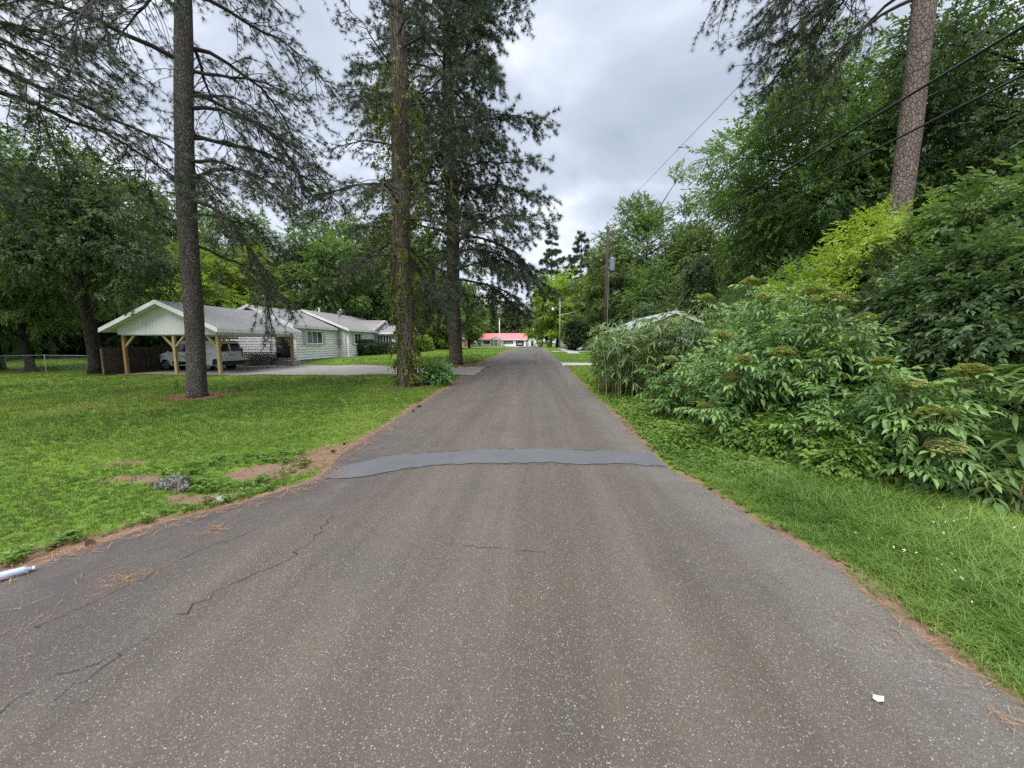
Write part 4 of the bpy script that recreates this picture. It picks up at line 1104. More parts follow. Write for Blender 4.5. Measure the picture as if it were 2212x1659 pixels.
elder(4, 4.75, 5.0, .95, .9, 1.45, 42, 'low elderberry bush arching out over the roadside grass', [(A(2015, 917, 4.35), 1.35), (A(2042, 986, 4.2), 1.2), (A(1975, 850, 4.6), 1.0), (A(1905, 800, 4.8), .9), (A(2095, 826, 4.5), 1.5)], low=.5)
elder(6, 4.35, 5.75, .85, .8, 1.15, 36, 'small dark elderberry bush low on the edge of the weeds', [(A(1520, 890, 6.3), .9)], leaf='shrub', low=.5, tint0=.5)
elder(7, 6.9, 8.3, 1.6, 1.4, 2.9, 46, 'elderberry bush with one pale shoot below the vine mound', [(A(1940, 600, 7.0), 0)], tint0=.42, leaf='elder')
elder(8, 3.55, 8.9, .9, .9, 1.25, 34, 'dark elderberry bush between the canes and the weeds', [(A(1400, 800, 9.0), .8), (A(1430, 835, 8.8), .9)], leaf='shrub', low=.4)
elder(9, 6.9, 6.9, 1.1, 1.1, 2.6, 40, 'shaded elderberry bush deep in the thicket behind the flower heads', [(A(2018, 682, 5.9), 1.5)], leaf='shrub', tint0=.45)

# canes
CT = [cane_tpl(6, .30, .038, s) for s in range(4)]
CTB = [cane_tpl(7, .40, .050, s + 10) for s in range(3)]
def canes(seed, cx_, cy_, rx, ry, n, hmin, hmax, label, tpl, leaf='cane', low=.25, step=.16, tint0=.5, show=6, sc=1.):
    r = random.Random(seed); base = Vector((cx_, cy_, gz(cx_, cy_)))
    th = thing('cane_clump', base, label, 'cane', 'clumps of cane')
    SB = MB(); P = [[] for _ in tpl]; X = [[] for _ in tpl]; T = [[] for _ in tpl]
    for i in range(n):
        a = r.uniform(0, 6.28); q = math.sqrt(r.random()); x = cx_ + rx * q * math.cos(a); y = cy_ + ry * q * math.sin(a); z = gz(x, y)
        h = r.uniform(hmin, hmax) * (1 - .25 * q); lx, ly = r.uniform(-.35, .35) + .3 * q * math.cos(a), r.uniform(-.35, .35) + .3 * q * math.sin(a)
        u = np.linspace(0, 1, 8)
        pts = np.stack([x + lx * u ** 2, y + ly * u ** 2, z - .05 + (h + .05) * u], -1)
        SB.tube(pts, np.linspace(.011, .004, 8), 5, .5, False)
        l0 = low if i > show else .45
        m_ = int(h * (1 - l0) / step)
        tt = tint0 + r.uniform(-.15, .15)
        for j in range(m_ + 1):
            uu = l0 + (1 - l0) * (j + .3) / (m_ + .6); p = np.array([np.interp(uu, u, pts[:, k]) for k in range(3)])
            az = r.uniform(0, 6.28); k = r.randrange(len(tpl)); d = np.array((math.cos(az), math.sin(az), r.uniform(-.1, .7)))
            P[k].append(p + d * r.uniform(.0, .16)); X[k].append(d); T[k].append(tt + .15 * (uu - .5) + r.uniform(-.12, .12))
    SB.obj('culms', MT['culm'], th)
    LB = MB()
    for k, t_ in enumerate(tpl): LB.scatter(t_, P[k], X[k], sc * rng.uniform(.8, 1.2, len(P[k])), rng.uniform(-.4, .4, len(P[k])), np.array(T[k]))
    LB.obj('foliage', MT[leaf], th)
    return th
canes(1, 3.15, 13.1, 1.05, 1.5, 70, 2.0, 2.8, 'clump of slender canes with long narrow leaves nearest the road', CT, show=14)
canes(2, 4.5, 12.4, 1.15, 1.6, 76, 2.4, 3.2, 'clump of taller canes in front of the pale roofed house', CT)
canes(3, 3.4, 15.8, 1.0, 1.4, 54, 2.1, 2.8, 'clump of canes further along the road beside the grass', CT)
canes(4, 6.3, 12.2, 1.2, 1.4, 52, 2.4, 3.2, 'clump of canes behind the pale tipped elderberry', CT)
canes(5, 5.55, 4.55, .4, .5, 11, 1.4, 2.7, 'broad leaved canes leaning in by the dark hollow', CTB, tint0=.55, step=.3, sc=.95)
canes(6, 7.0, 5.9, .6, .7, 18, 3.0, 4.6, 'tall broad leaved canes behind the dark hollow', CTB, tint0=.42, step=.26)
# mounds of vine and further shrubs
def mound(seed, x, y, rx, h, nc, sp, label, leaf, tpls=BUSH_SP, sc=1., name='vine_mound', cat='bush', cb=.15, rc=.34, ry=None):
    return broadleaf(seed, Vector((x, y, gz(x, y))), h, rx, cb, .05, nc, sp, tpls, label, MT[leaf], MT['twig'], name=name, cat=cat, sc=sc, rc=rc, cwy=ry)
mound(91, 8.3, 10.4, 1.9, 5.0, 64, 84, 'yellow-green mound of vine between the big tree and the plated pine', 'leaf_lime', sc=1.0)
mound(92, 7.0, 10.2, 1.7, 3.5, 52, 76, 'green shrub behind the elderberry tops, left of the vine mound', 'leaf_dark', name='roadside_shrub')  # darker leaf colour paints in the shade of the gap behind the elderberries
mound(93, 7.6, 8.6, 1.2, 4.2, 60, 84, 'dark shrub under the plated pine', 'leaf_dark', name='roadside_shrub')
mound(94, 6.5, 5.9, .9, 2.3, 52, 84, 'fine leaved dark shrub behind the flower heads', 'shrub', name='roadside_shrub')
mound(95, 6.9, 5.9, 1.3, 3.6, 60, 84, 'dark overhanging shrub above the hollow', 'leaf_dark', name='roadside_shrub', cb=1.5)
mound(96, 9.0, 12.5, 2.2, 3.9, 60, 76, 'leafy shrub at the foot of the big spreading tree', 'leaf_dark', name='roadside_shrub')  # dark leaves here too, gap shade put into the leaf colour
BR_SP = [spray_tpl(9, .26, .07, .042, s + 60, droop=.5) for s in range(3)]
for sd, x, y, rx, h, lf, lab in ((111, 4.35, 7.7, .8, 1.9, 'shrub', 'small leaved bramble filling the gap between the two left elderberries'), (112, 5.5, 5.75, .7, 1.35, 'shrub', 'small leaved bramble in front of the brown flower heads'), (113, 3.75, 6.1, .55, .55, 'weed', 'low bright bramble spilling onto the weeds by the canes'), (114, 6.1, 8.7, .95, 2.9, 'leaf_mid', 'tangle of small leaved creeper between the elderberry tops'), (115, 4.2, 5.2, .5, .45, 'weed', 'low bright creeper on the edge of the roadside grass')):
    mound(sd, x, y, rx, h, 36, 60, lab, lf, BR_SP, name='bramble')
# plants by the house and the second pine
c = gp(938, 832); mound(101, c.x, c.y, .36, .85, 22, 14, 'bushy dark sapling growing beside the vine wrapped pine', 'shrub', NEAR_SP, name='sapling_bush')
c = at(765, 745, 37.2); mound(102, -16.35, 36.5, .6, 1.5, 34, 36, 'loose dark shrub against the white house corner', 'hedge', name='garden_shrub')
def hedge(x0, x1, y0, y1, h, label):
    z = gz((x0 + x1) / 2, (y0 + y1) / 2); g = np.random.default_rng(int(abs(x0 * 10)))
    th = thing('clipped_hedge', Vector(((x0 + x1) / 2, (y0 + y1) / 2, z)), label, 'hedge', 'clipped hedges by the white house')
    n = 2600; P = np.stack([g.uniform(x0, x1, n), g.uniform(y0, y1, n), z + h * g.uniform(.05, 1, n)], -1)
    ctr = np.array(((x0 + x1) / 2, (y0 + y1) / 2, z + h * .5)); half = np.array(((x1 - x0) / 2, (y1 - y0) / 2, h / 2))
    q = (P - ctr) / half; ok = (np.abs(q) ** 5).sum(1) < 1.05; P = P[ok]; q = q[ok]
    mb = MB(); mb.scatter(spray_tpl(9, .17, .06, .034, 6), P, q + g.normal(0, .5, q.shape), 1., g.uniform(-.6, .6, len(P)), .45 + g.normal(0, .16, len(P)))
    mb.obj('foliage', MT['hedge'], th)
    mb = MB()
    for k in range(7):
        a = np.array((g.uniform(x0 + .2, x1 - .2), g.uniform(y0 + .2, y1 - .2), z - .05)); mb.tube([a, a + np.array((g.uniform(-.2, .2), g.uniform(-.2, .2), h * .8))], [.025, .008], 5)
    mb.obj('stems', MT['twig'], th)
hedge(-16.7, -15.8, 37.9, 38.9, 1.45, 'tall clipped hedge block left of the picture window')
hedge(-16.4, -14.0, 39.5, 40.7, 1.15, 'long low clipped hedge under the picture window')
c = at(917, 745, 45); mound(103, c.x, 45, .75, 1.5, 36, 50, 'round bright shrub alone on the lawn before the brick house', 'leaf_bright', name='garden_shrub', sc=1.2)
# soft weeds standing out of the verge
# ------------------------------------------------------------------ building helpers
def roof(parent, name, axis, c, hw, ze, zr, a0, a1, th=.13, mat='shingle', trim='trim', rake=True, ceil=None, eaves=(1, 1)):
    """gable roof: ridge along axis at cross position c, from a0 to a1"""
    def prof(o, t0, t1):                       # band between heights measured down from the top surface
        return [(c - hw - o, ze - t0), (c, zr - t0), (c + hw + o, ze - t0), (c + hw + o, ze - t1), (c, zr - t1), (c - hw - o, ze - t1)]
    m = MB(); m.prism(prof(0, 0, th), axis, a0, a1); r = m.obj(name, MT[mat], parent)
    if rake:
        for a, s in ((a0, -1), (a1, 1)):
            m = MB(); lo, hi = sorted((a + s * .003, a + s * .035)); m.prism(prof(.03, -.012, th + .07), axis, lo, hi); m.obj('rake_board', MT[trim], r)
    for s, on in zip((-1, 1), eaves):
        if on:
            m = MB(); x0, x1 = sorted((c + s * (hw + .003), c + s * (hw + .03)))
            if axis == 'y': m.box(x0, x1, a0 + .002, a1 - .002, ze - th - .06, ze - .004)
            else: m.box(a0 + .002, a1 - .002, x0, x1, ze - th - .06, ze - .004)
            m.obj('fascia', MT[trim], r)
    if ceil:
        m = MB(); m.prism(prof(-.02, th + .004, th + .03), axis, a0 + .04, a1 - .04); m.obj('ceiling', MT[ceil], r)
    return r
def boards(mb, p, q, z0, z1, n, step=.20):
    p, q, n = np.array(p, float), np.array(q, float), np.array(n, float)
    k = int(math.ceil((z1 - z0) / step - 1e-6))
    def P(a, z, o): return (a[0] + n[0] * o, a[1] + n[1] * o, z)
    for i in range(k):
        a, b = z0 + i * step, min(z1, z0 + (i + 1) * step)
        mb.quad(P(p, a, .034), P(q, a, .034), P(q, b, .003), P(p, b, .003))
        mb.quad(P(p, a, .034), P(q, a, .034), P(q, a, 0), P(p, a, 0))
def face(p0, p1):
    p0, p1 = np.array(p0, float), np.array(p1, float); u = p1 - p0; L = np.linalg.norm(u); return p0, u / L, L
def window(parent, p0, p1, z0, z1, n, cols_=2, rows=1, shut=None, shw=.32, glass='dark_glass', frame='frame_white', fw=.07):
    p, u, L = face(p0, p1); n = np.array(n, float); up = np.array((0, 0, 1.))
    p3 = np.array((p[0], p[1], 0.)); u3 = np.array((u[0], u[1], 0.)); n3 = np.array((n[0], n[1], 0.))
    def bx(m, a, b, c0, c1, o0, o1):
        m.obox(p3 + u3 * (a + b) / 2 + up * (c0 + c1) / 2 + n3 * (o0 + o1) / 2, u3 * (b - a) / 2, n3 * (o1 - o0) / 2, up * (c1 - c0) / 2)
    m = MB()
    bx(m, 0, fw, z0, z1, .028, .085); bx(m, L - fw, L, z0, z1, .028, .085)
    bx(m, fw, L - fw, z1 - fw, z1, .028, .085); bx(m, fw - .10, L - fw + .10, z0 - .02, z0 + fw, .026, .105)
    for i in range(1, cols_):
        a = L * i / cols_; bx(m, a - .025, a + .025, z0 + fw, z1 - fw, .036, .075)
    for i in range(1, rows):
        c = z0 + (z1 - z0) * i / rows; bx(m, fw, L - fw, c - .018, c + .018, .034, .070)
    w = m.obj('window', MT[frame], parent)
    m = MB(); bx(m, fw - .01, L - fw + .01, z0 + fw - .01, z1 - fw + .01, .024, .042); m.obj('pane', MT[glass], w)
    if shut:
        for a in (-shw - .02, L + .02):
            m = MB(); bx(m, a, a + shw, z0 - .02, z1 + .02, .03, .06)
            for k in range(9):
                c = z0 + (z1 - z0) * (k + .5) / 9; bx(m, a + .04, a + shw - .04, c - .03, c + .03, .061, .072)
            m.obj('shutter', MT[shut], parent)
    return w
def panel_poly(parent, name, pts, mat, th_dir):
    m = MB(); pts = [np.array(p, float) for p in pts]; t = np.array(th_dir, float)
    m.polygon(pts); m.polygon([p + t for p in pts[::-1]])
    for a, b in zip(pts, pts[1:] + pts[:1]): m.quad(a, a + t, b + t, b)
    return m.obj(name, MT[mat], parent)

# ------------------------------------------------------------------ white house on the left
hs = thing('white_house', Vector((-19, 33, .3)), 'low white lap sided house with stepped grey shingle roofs beyond the driveway', 'house')
zb = .42
m = MB()
boards(m, (-17.9, 29.0), (-17.9, 35.28), zb, 2.86, (1, 0)); boards(m, (-24.2, 29.0), (-17.9, 29.0), zb, 2.86, (0, -1))
m.box(-24.2, -17.901, 29.002, 35.3, zb, 2.84)
m.prism([(-24.2, 2.842), (-21.1, 4.28), (-17.9, 2.842)], 'y', 29.004, 29.2)
boards(m, (-16.95, 35.3), (-16.95, 47), zb, 2.80, (1, 0)); boards(m, (-17.87, 35.3), (-16.95, 35.3), zb, 2.80, (0, -1))
m.box(-25, -16.952, 35.302, 47, zb, 2.78)
m.prism([(-25, 2.782), (-20.95, 4.46), (-16.98, 2.782)], 'y', 35.304, 35.5)
boards(m, (-16.92, 41.3), (-13.7, 41.3), zb + .2, 2.66, (0, -1)); m.box(-16.92, -13.7, 41.302, 44.3, zb + .2, 2.64); boards(m, (-13.7, 41.3), (-13.7, 44.3), zb + .2, 2.66, (1, 0))
m.obj('wall', MT['lap_siding'], hs)
m = MB(); m.box(-24.1, -17.93, 29.03, 35.2, -.1, zb - .002); m.box(-24.9, -16.98, 35.33, 46.9, -.1, zb - .002); m.box(-16.9, -13.73, 41.33, 44.2, .1, zb + .198)
m.obj('foundation', MT['block'], hs)
ra = roof(hs, 'roof', 'y', -21.1, 3.38, 2.99, 4.49, 28.45, 35.2)
rb_ = roof(hs, 'roof', 'y', -20.95, 4.25, 2.93, 4.68, 34.85, 47.3)
rc_ = roof(hs, 'roof', 'x', 43.0, 3.3, 2.95, 4.14, -20.6, -16.55, eaves=(0, 0))
rd_ = roof(hs, 'roof', 'x', 42.8, 1.85, 2.78, 3.60, -17.2, -13.3)
panel_poly(hs, 'gable_panel', [(-16.75, 39.9, 2.83), (-16.75, 46.1, 2.83), (-16.75, 43, 3.98)], 'white_panel', (-.05, 0, 0))
for x, y, z in ((-17.9, 29.0, 2.86), (-16.95, 35.3, 2.8)):
    m = MB(); m.box(x - .06, x + .04, y - .04, y + .06, zb, z); m.obj('corner_board', MT['trim'], hs)
m = MB(); m.box(-13.76, -13.66, 41.26, 41.36, zb + .2, 2.66); m.obj('corner_board', MT['trim'], hs)
window(hs, (-17.9, 30.25), (-17.9, 32.5), 1.60, 2.66, (1, 0), 3, 1, 'shutter_pale', .45)
window(hs, (-16.95, 36.3), (-16.95, 37.7), 1.55, 2.62, (1, 0), 2, 1, 'shutter_pale', .4)
window(hs, (-16.75, 41.3), (-15.2, 41.3), 1.25, 2.5, (0, -1), 5, 1)
window(hs, (-13.7, 42.1), (-13.7, 43.5), 1.35, 2.45, (1, 0), 2, 1)
m = MB(); m.box(-19.42, -18.3, 28.93, 28.972, .60, 2.62); dr = m.obj('door', MT['door_dark'], hs)
m = MB(); m.box(-19.54, -19.424, 28.9, 28.975, .58, 2.72); m.box(-18.296, -18.18, 28.9, 28.975, .58, 2.72); m.box(-19.42, -18.3, 28.9, 28.975, 2.624, 2.72); m.obj('door_frame', MT['trim'], dr)
m = MB(); m.box(-18.44, -18.38, 28.87, 28.928, 1.5, 1.58); m.obj('handle', MT['galv'], dr)
m = MB(); m.box(-19.25, -18.5, 28.915, 28.929, .72, 1.25); m.obj('kick_grille', MT['black_plastic'], dr)
# vents, mast, meter
def pipe(name, x, y, z0, z1, r, mat, parent, cap=None):
    m = MB(); m.tube([(x, y, z0), (x, y, z1)], r, 10)
    if cap: m.tube([(x, y, z1 - .002), (x, y, z1 + cap[0])], cap[1], 12)
    return m.obj(name, MT[mat], parent)
pipe('vent_pipe', -21.0, 32.7, 4.3, 4.78, .07, 'trim', ra, (.08, .10)); pipe('vent_pipe', -20.8, 37.5, 4.45, 4.98, .08, 'trim', rb_, (.06, .12))
pipe('turbine_vent', -20.2, 40.2, 4.2, 4.66, .12, 'steel_grey', rb_, (.24, .22))
m = MB(); m.tube([(-17.75, 35.22, 1.6), (-17.75, 35.22, 3.4), (-17.75, 35.3, 4.55), (-17.65, 35.3, 4.68), (-17.5, 35.3, 4.6)], .03, 8); m.box(-17.9, -17.6, 35.06, 35.262, 1.55, 1.95); m.tube([(-17.2, 35.22, .6), (-17.2, 35.22, 2.5)], .02, 6); m.obj('service_mast', MT['galv'], hs)
# steps, lattice skirt, handrail
m = MB()
for k in range(4): m.box(-19.5, -17.9, 27.75 + .30 * k, 28.88, -.05 + .15 * k + (.002 if k else -.1), .10 + .15 * k)
m.obj('steps', MT['deck'], hs)
lt = MB(); x0, x1, z0, z1, yl = -21.7, -19.2, -.02, .98, 27.7
for s in (1, -1):
    for k in np.arange(-1.2, 3.8, .16):
        a = k; pts = []
        ts = [max(0, -a), min(z1 - z0, (x1 - x0) - a)] if s == 1 else None
        if s == 1:
            t0, t1 = max(0, -a), min(z1 - z0, (x1 - x0) - a)
            if t1 - t0 > .05: lt.bar((x0 + a + t0, yl, z0 + t0), (x0 + a + t1, yl, z0 + t1), .012, .038)
        else:
            t0, t1 = max(0, a - (x1 - x0)), min(z1 - z0, a)
            if t1 - t0 > .05: lt.bar((x0 + a - t0, yl - .014, z0 + t0), (x0 + a - t1, yl - .014, z0 + t1), .012, .038)
lt.obj('lattice_skirt', MT['lattice'], hs)
m = MB(); m.box(x0 - .06, x1 + .06, yl - .04, 28.88, z1 + .003, z1 + .05); m.box(x0 - .06, x0 - .002, yl - .03, yl + .04, z0, z1); m.box(x1 + .002, x1 + .06, yl - .03, yl + .04, z0, z1); m.obj('deck_edge', MT['deck'], hs)
m = MB(); m.tube([(-19.75, 27.66, 1.05), (-19.35, 27.7, 1.55), (-19.0, 27.72, 1.85)], .022, 6); m.tube([(-19.0, 27.72, .0), (-19.0, 27.72, 1.85)], .022, 6); m.obj('handrail', MT['black_plastic'], hs)
m = MB(); m.box(-17.8, -17.2, 27.5, 28.3, -.05, .45); m.obj('planter', MT['block'], hs)

# ------------------------------------------------------------------ carport
cp = thing('carport', Vector((-19.7, 23.6, gz(-19.7, 23.6))), 'open white gabled carport on new timber posts joined to the white house', 'carport')
roof(cp, 'roof', 'y', -19.7, 3.22, 2.46, 3.92, 20.15, 27.4, ceil='soffit')
panel_poly(cp, 'gable_panel', [(-22.45, 20.62, 2.16), (-16.95, 20.62, 2.16), (-16.95, 20.62, 2.55), (-19.7, 20.62, 3.76), (-22.45, 20.62, 2.55)], 'grooved_panel', (0, .05, 0))
m = MB()
for x in (-22.3, -17.0): m.box(x - .07, x + .07, 20.70, 27.2, 2.12, 2.40)
m.box(-22.22, -17.08, 27.05, 27.2, 2.12, 2.40); m.box(-22.22, -17.08, 20.70, 20.84, 2.12, 2.40)
m.obj('beam', MT['trim'], cp)
def post(x, y, br, mat):
    z0 = gz(x, y) + .0; m = MB(); m.box(x - .07, x + .07, y - .07, y + .07, z0, 2.119); o = m.obj('post', MT[mat], cp)
    for dx, dy in br:
        m = MB(); m.bar((x + .072 * dx, y + .072 * dy, 1.52), (x + .62 * dx, y + .62 * dy, 2.115), .085, .085); m.obj('brace', MT['wood_new'], o)
post(-22.3, 20.77, [(1, 0)], 'wood_orange'); post(-19.45, 20.77, [(1, 0), (-1, 0)], 'wood_new'); post(-17.0, 20.77, [(-1, 0), (0, 1)], 'wood_new')
post(-17.0, 27.1, [(0, -1), (-1, 0)], 'wood_new'); post(-22.3, 27.1, [(0, -1)], 'wood_orange')
# ------------------------------------------------------------------ fences
def board_fence(p, q, h, label, name='wooden_fence', mat='wood_grey'):
    p, q = np.array(p, float), np.array(q, float); L = np.linalg.norm(q - p); u = (q - p) / L; nn = np.array((-u[1], u[0]))
    th = thing(name, Vector((p[0], p[1], gz(*p))), label, 'fence'); m = MB(); r = random.Random(int(L * 10))
    k = int(L / .145)
    for i in range(k):
        c = p + u * (i + .5) * L / k; z = gz(*c); t = r.uniform(-.025, .02)
        m.obox((c[0] + nn[0] * .03, c[1] + nn[1] * .03, z + (h + t) / 2 - .03), (u[0] * .069, u[1] * .069, 0), (nn[0] * .009, nn[1] * .009, 0), (0, 0, (h + t) / 2 + .03), r.random())
    m.obj('boards', MT[mat], th); m = MB()
    for zz in (.3, h - .3): m.bar((p[0], p[1], gz(*p) + zz), (q[0], q[1], gz(*q) + zz), .04, .09)
    m.obj('rails', MT[mat], th)
    for i in range(int(L / 2.4) + 1):
        c = p + u * min(L, i * 2.4) - nn * .08; m = MB(); z = gz(*c); m.box(c[0] - .045, c[0] + .045, c[1] - .045, c[1] + .045, z - .1, z + h - .04); m.obj('post', MT[mat], th)
    return th
board_fence((-22.75, 19.95), (-22.95, 29.2), 1.45, 'weathered grey board fence closing the far side of the carport')
c1 = thing('chain_link_fence', Vector((-25.2, 19.9, 0)), 'low chain link fence with thin posts crossing the left lawn', 'fence')
fl = [(-36, 20.6), (-31, 20.4), (-27.6, 20.3), (-23.9, 20.2)]
m = MB()
for a, b in zip(fl[:-1], fl[1:]): m.tube([(a[0], a[1], gz(*a) + .98), (b[0], b[1], gz(*b) + .98)], .017, 6)
m.obj('top_rail', MT['galv'], c1)
for a in fl: m = MB(); m.tube([(a[0], a[1], gz(*a) - .05), (a[0], a[1], gz(*a) + 1.03)], .024, 7); m.obj('post', MT['galv'], c1)
m = MB()
for a, b in zip(fl[:-1], fl[1:]):
    L = b[0] - a[0]; n = int(L / .09)
    for i in range(n + 10):
        for s in (1, -1):
            t0 = i * .09 - (.9 if s > 0 else 0); t1 = t0 + .9 * s if s > 0 else t0 - .9
            z0, z1 = .03, .95; tt = np.array((t0, t1)); zz = np.array((z0, z1))
            if tt.min() < 0 or tt.max() > L: continue
            f = lambda t: (a[0] + t, a[1] + (b[1] - a[1]) * t / L)
            p, q = f(t0), f(t1); m.tube([(p[0], p[1], gz(*p) + z0), (q[0], q[1], gz(*q) + z1)], .0022, 3, .5, False)
m.obj('mesh_wire', MT['galv'], c1)
# white trailer behind the left trees
tr_ = thing('trailer_home', Vector((-44, 37.5, gz(-44, 37.5))), 'long pale trailer home half hidden behind the left trees', 'house')
z = gz(-44, 37.5); m = MB(); boards(m, (-52, 36), (-36.5, 36), z + .5, z + 2.6, (0, -1), .25); m.box(-52, -36.5, 36.002, 39.5, z + .1, z + 2.58); m.obj('wall', MT['lap_siding'], tr_)
roof(tr_, 'roof', 'x', 37.75, 2.0, z + 2.75, z + 3.15, -52.3, -36.2, .1, 'roof_metal'); window(tr_, (-41, 36), (-39.8, 36), z + 1.3, z + 2.2, (0, -1)); window(tr_, (-47, 36), (-45.8, 36), z + 1.3, z + 2.2, (0, -1))

# ------------------------------------------------------------------ vehicles (x forward, y to its left, z up)
def vehicle(name, label, cat, loc, rot, lower, upper, hw, wx, wr, L, paint, glass_side, wind, rear_glass, extra=None, belt=1.08):
    th = thing(name, loc, label, cat); th.rotation_euler = (0, 0, rot)
    zt = max(p[1] for p in upper)
    def w_at(x, z):
        a = hw if z <= belt else hw - (z - belt) * .20
        a *= 1 - .10 * max(0, (x - (L - .55)) / .55) ** 2 - .03 * max(0, (.25 - x) / .25)
        return a
    m = MB()
    for poly in (lower, upper):
        bm = bmesh.new(); vs = [bm.verts.new((p[0], 0, p[1])) for p in poly]; bm.faces.new(vs); bmesh.ops.triangulate(bm, faces=bm.faces); bm.verts.index_update()
        tri = [[v.index for v in f.verts] for f in bm.faces]; bm.free()
        for s in (1, -1): m.add([(p[0], s * w_at(*p), p[1]) for p in poly], tri)
        n = len(poly)
        for i in range(n):
            a, b = poly[i], poly[(i + 1) % n]
            if poly is upper and abs(a[1] - belt) < .01 and abs(b[1] - belt) < .01: continue
            if poly is lower and abs(a[1] - belt) < .01 and abs(b[1] - belt) < .01: continue
            m.quad((a[0], w_at(*a), a[1]), (b[0], w_at(*b), b[1]), (b[0], -w_at(*b), b[1]), (a[0], -w_at(*a), a[1]))
    m.obj('body', MT[paint], th, local=True)
    for x in wx:
        for s in (1, -1):
            y0, y1 = sorted((s * (hw - .04), s * (hw - .25)))
            m = MB(); c = [(x + wr * math.cos(t), wr + wr * math.sin(t)) for t in np.linspace(0, 2 * math.pi, 25)[:-1]]; m.prism(c, 'y', y0, y1)
            w = m.obj('wheel', MT['rubber'], th, local=True)
            m = MB(); yo = s * (hw - .038)
            for k in range(7):
                t = k * 2 * math.pi / 7; m.obox((x + .11 * math.cos(t), yo, wr + .11 * math.sin(t)), (.09 * math.cos(t), 0, .09 * math.sin(t)), (0, .012, 0), (-.03 * math.sin(t), 0, .03 * math.cos(t)))
            ca = [(x + .07 * math.cos(t), wr + .07 * math.sin(t)) for t in np.linspace(0, 6.28, 13)[:-1]]; m.prism(ca, 'y', yo - .016, yo + .016)
            ring = [(x + wr * .64 * math.cos(t), yo, wr + wr * .64 * math.sin(t)) for t in np.linspace(0, 2 * math.pi, 25)]; m.tube(ring, .022, 5)
            m.obj('rim', MT['rim'], w, local=True)
    def side(name, pts, mat, off=.006, both=True, par=th):
        for s in ((1, -1) if both else (1,)):
            m = MB(); m.polygon([(p[0], s * (w_at(*p) + off), p[1]) for p in pts]); m.obj(name, MT[mat], par, local=True)
    for g_ in glass_side: side('side_window', g_, 'dark_glass')
    def cross(name, a, b, wa, wb, mat, off=.006):
        d = np.array((b[0] - a[0], 0, b[1] - a[1])); nn = np.array((d[2], 0, -d[0])); nn /= np.linalg.norm(nn)
        if nn[2] < 0 and abs(nn[2]) > .1: nn = -nn
        if abs(nn[2]) <= .1 and nn[0] > 0 and a[0] < 1: nn = -nn
        A, B = np.array((a[0], 0, a[1])) + nn * off, np.array((b[0], 0, b[1])) + nn * off
        m = MB()
        m.polygon([A + (0, wa[0], 0), A + (0, wa[1], 0), B + (0, wb[1], 0), B + (0, wb[0], 0)]); return m.obj(name, MT[mat], th, local=True)
    cross('windscreen', *wind, 'dark_glass')
    for rg in rear_glass: cross('rear_window', *rg, 'dark_glass')
    if extra: extra(th, side, cross)
    return th
def arch(x, r, z0, n=9): return [(x + r * math.cos(t), z0 + r * math.sin(t)) for t in np.linspace(0, math.pi, n)]
def van_extra(th, side, cross):
    side('side_cladding', [(3.12, .34), (1.30, .34), (1.30, .50), (3.12, .58)], 'black_plastic')
    side('rear_cladding', [(.42, .32), (.01, .34), (.01, .66), (.30, .72), (.42, .60)], 'black_plastic', .007)
    side('headlight', [(4.30, .74), (4.10, .72), (3.98, .92), (4.18, .90)], 'lamp_clear', .008)
    side('door_seam', [(2.02, .42), (2.035, .42), (2.035, 1.72), (2.02, 1.72)], 'black_plastic', .004)
    side('door_seam', [(1.02, .72), (1.035, .72), (1.035, 1.74), (1.02, 1.74)], 'black_plastic', .004)
    side('side_mark', [(1.45, 1.02), (.35, 1.02), (.35, 1.035), (1.45, 1.035)], 'black_plastic', .004)
    for s in (1, -1):
        m = MB(); m.box(-.012, .05, s * .86 - .05, s * .86 + .05, .75, 1.35); m.obj('tail_light', MT['tail_red'], th, local=True)
        m = MB(); m.box(3.0, 3.12, s * 1.0 - .09, s * 1.0 + .09, 1.12, 1.34); m.obj('mirror', MT['black_plastic'], th, local=True)
    m = MB(); m.box(-.09, .20, -.86, .86, .33, .56); m.obj('rear_bumper', MT['black_plastic'], th, local=True)
    m = MB(); m.box(4.2, 4.50, -.80, .80, .28, .50); m.obj('front_bumper', MT['black_plastic'], th, local=True)
    m = MB(); m.box(-.014, .0, .10, .42, .70, .84); m.obj('number_plate', MT['white_paint'], th, local=True)
    m = MB(); m.box(-.03, .0, -.10, .08, .92, .97); m.obj('rear_handle', MT['black_plastic'], th, local=True)
    m = MB()
    for x in (.7, 2.1):
        m.bar((x, -.78, 1.90), (x, .78, 1.90), .04)
        for s in (1, -1): m.bar((x, s * .72, 1.78), (x, s * .72, 1.90), .04)
    m.obj('roof_rack', MT['white_paint'], th, local=True)
low = [(4.45, .30), (4.47, .60), (4.40, .78), (4.18, .93), (3.5, 1.08), (.02, 1.08), (0, .30)] + [p for p in arch(.80, .37, .30)[::-1]] + [p for p in arch(3.62, .37, .30)[::-1]]
upv = [(3.5, 1.08), (2.78, 1.68), (2.45, 1.80), (.35, 1.80), (.12, 1.70), (.02, 1.08)]
vloc = Vector((-18.85, 23.85, gz(-18.9, 23.9) + .03))
vehicle('panel_van', 'white panel van with black lower trim parked under the carport', 'van', vloc, math.pi - R(4), low, upv, .915, (.80, 3.62), .335, 4.47, 'van_paint',
        [[(3.28, 1.13), (2.74, 1.60), (2.12, 1.62), (2.12, 1.13)]], ((3.46, 1.12), (2.80, 1.665), (-.78, .78), (-.70, .70)),
        [((.025, 1.14), (.105, 1.62), (-.76, -.06), (-.70, -.06)), ((.025, 1.14), (.105, 1.62), (.06, .76), (.06, .70))], van_extra)
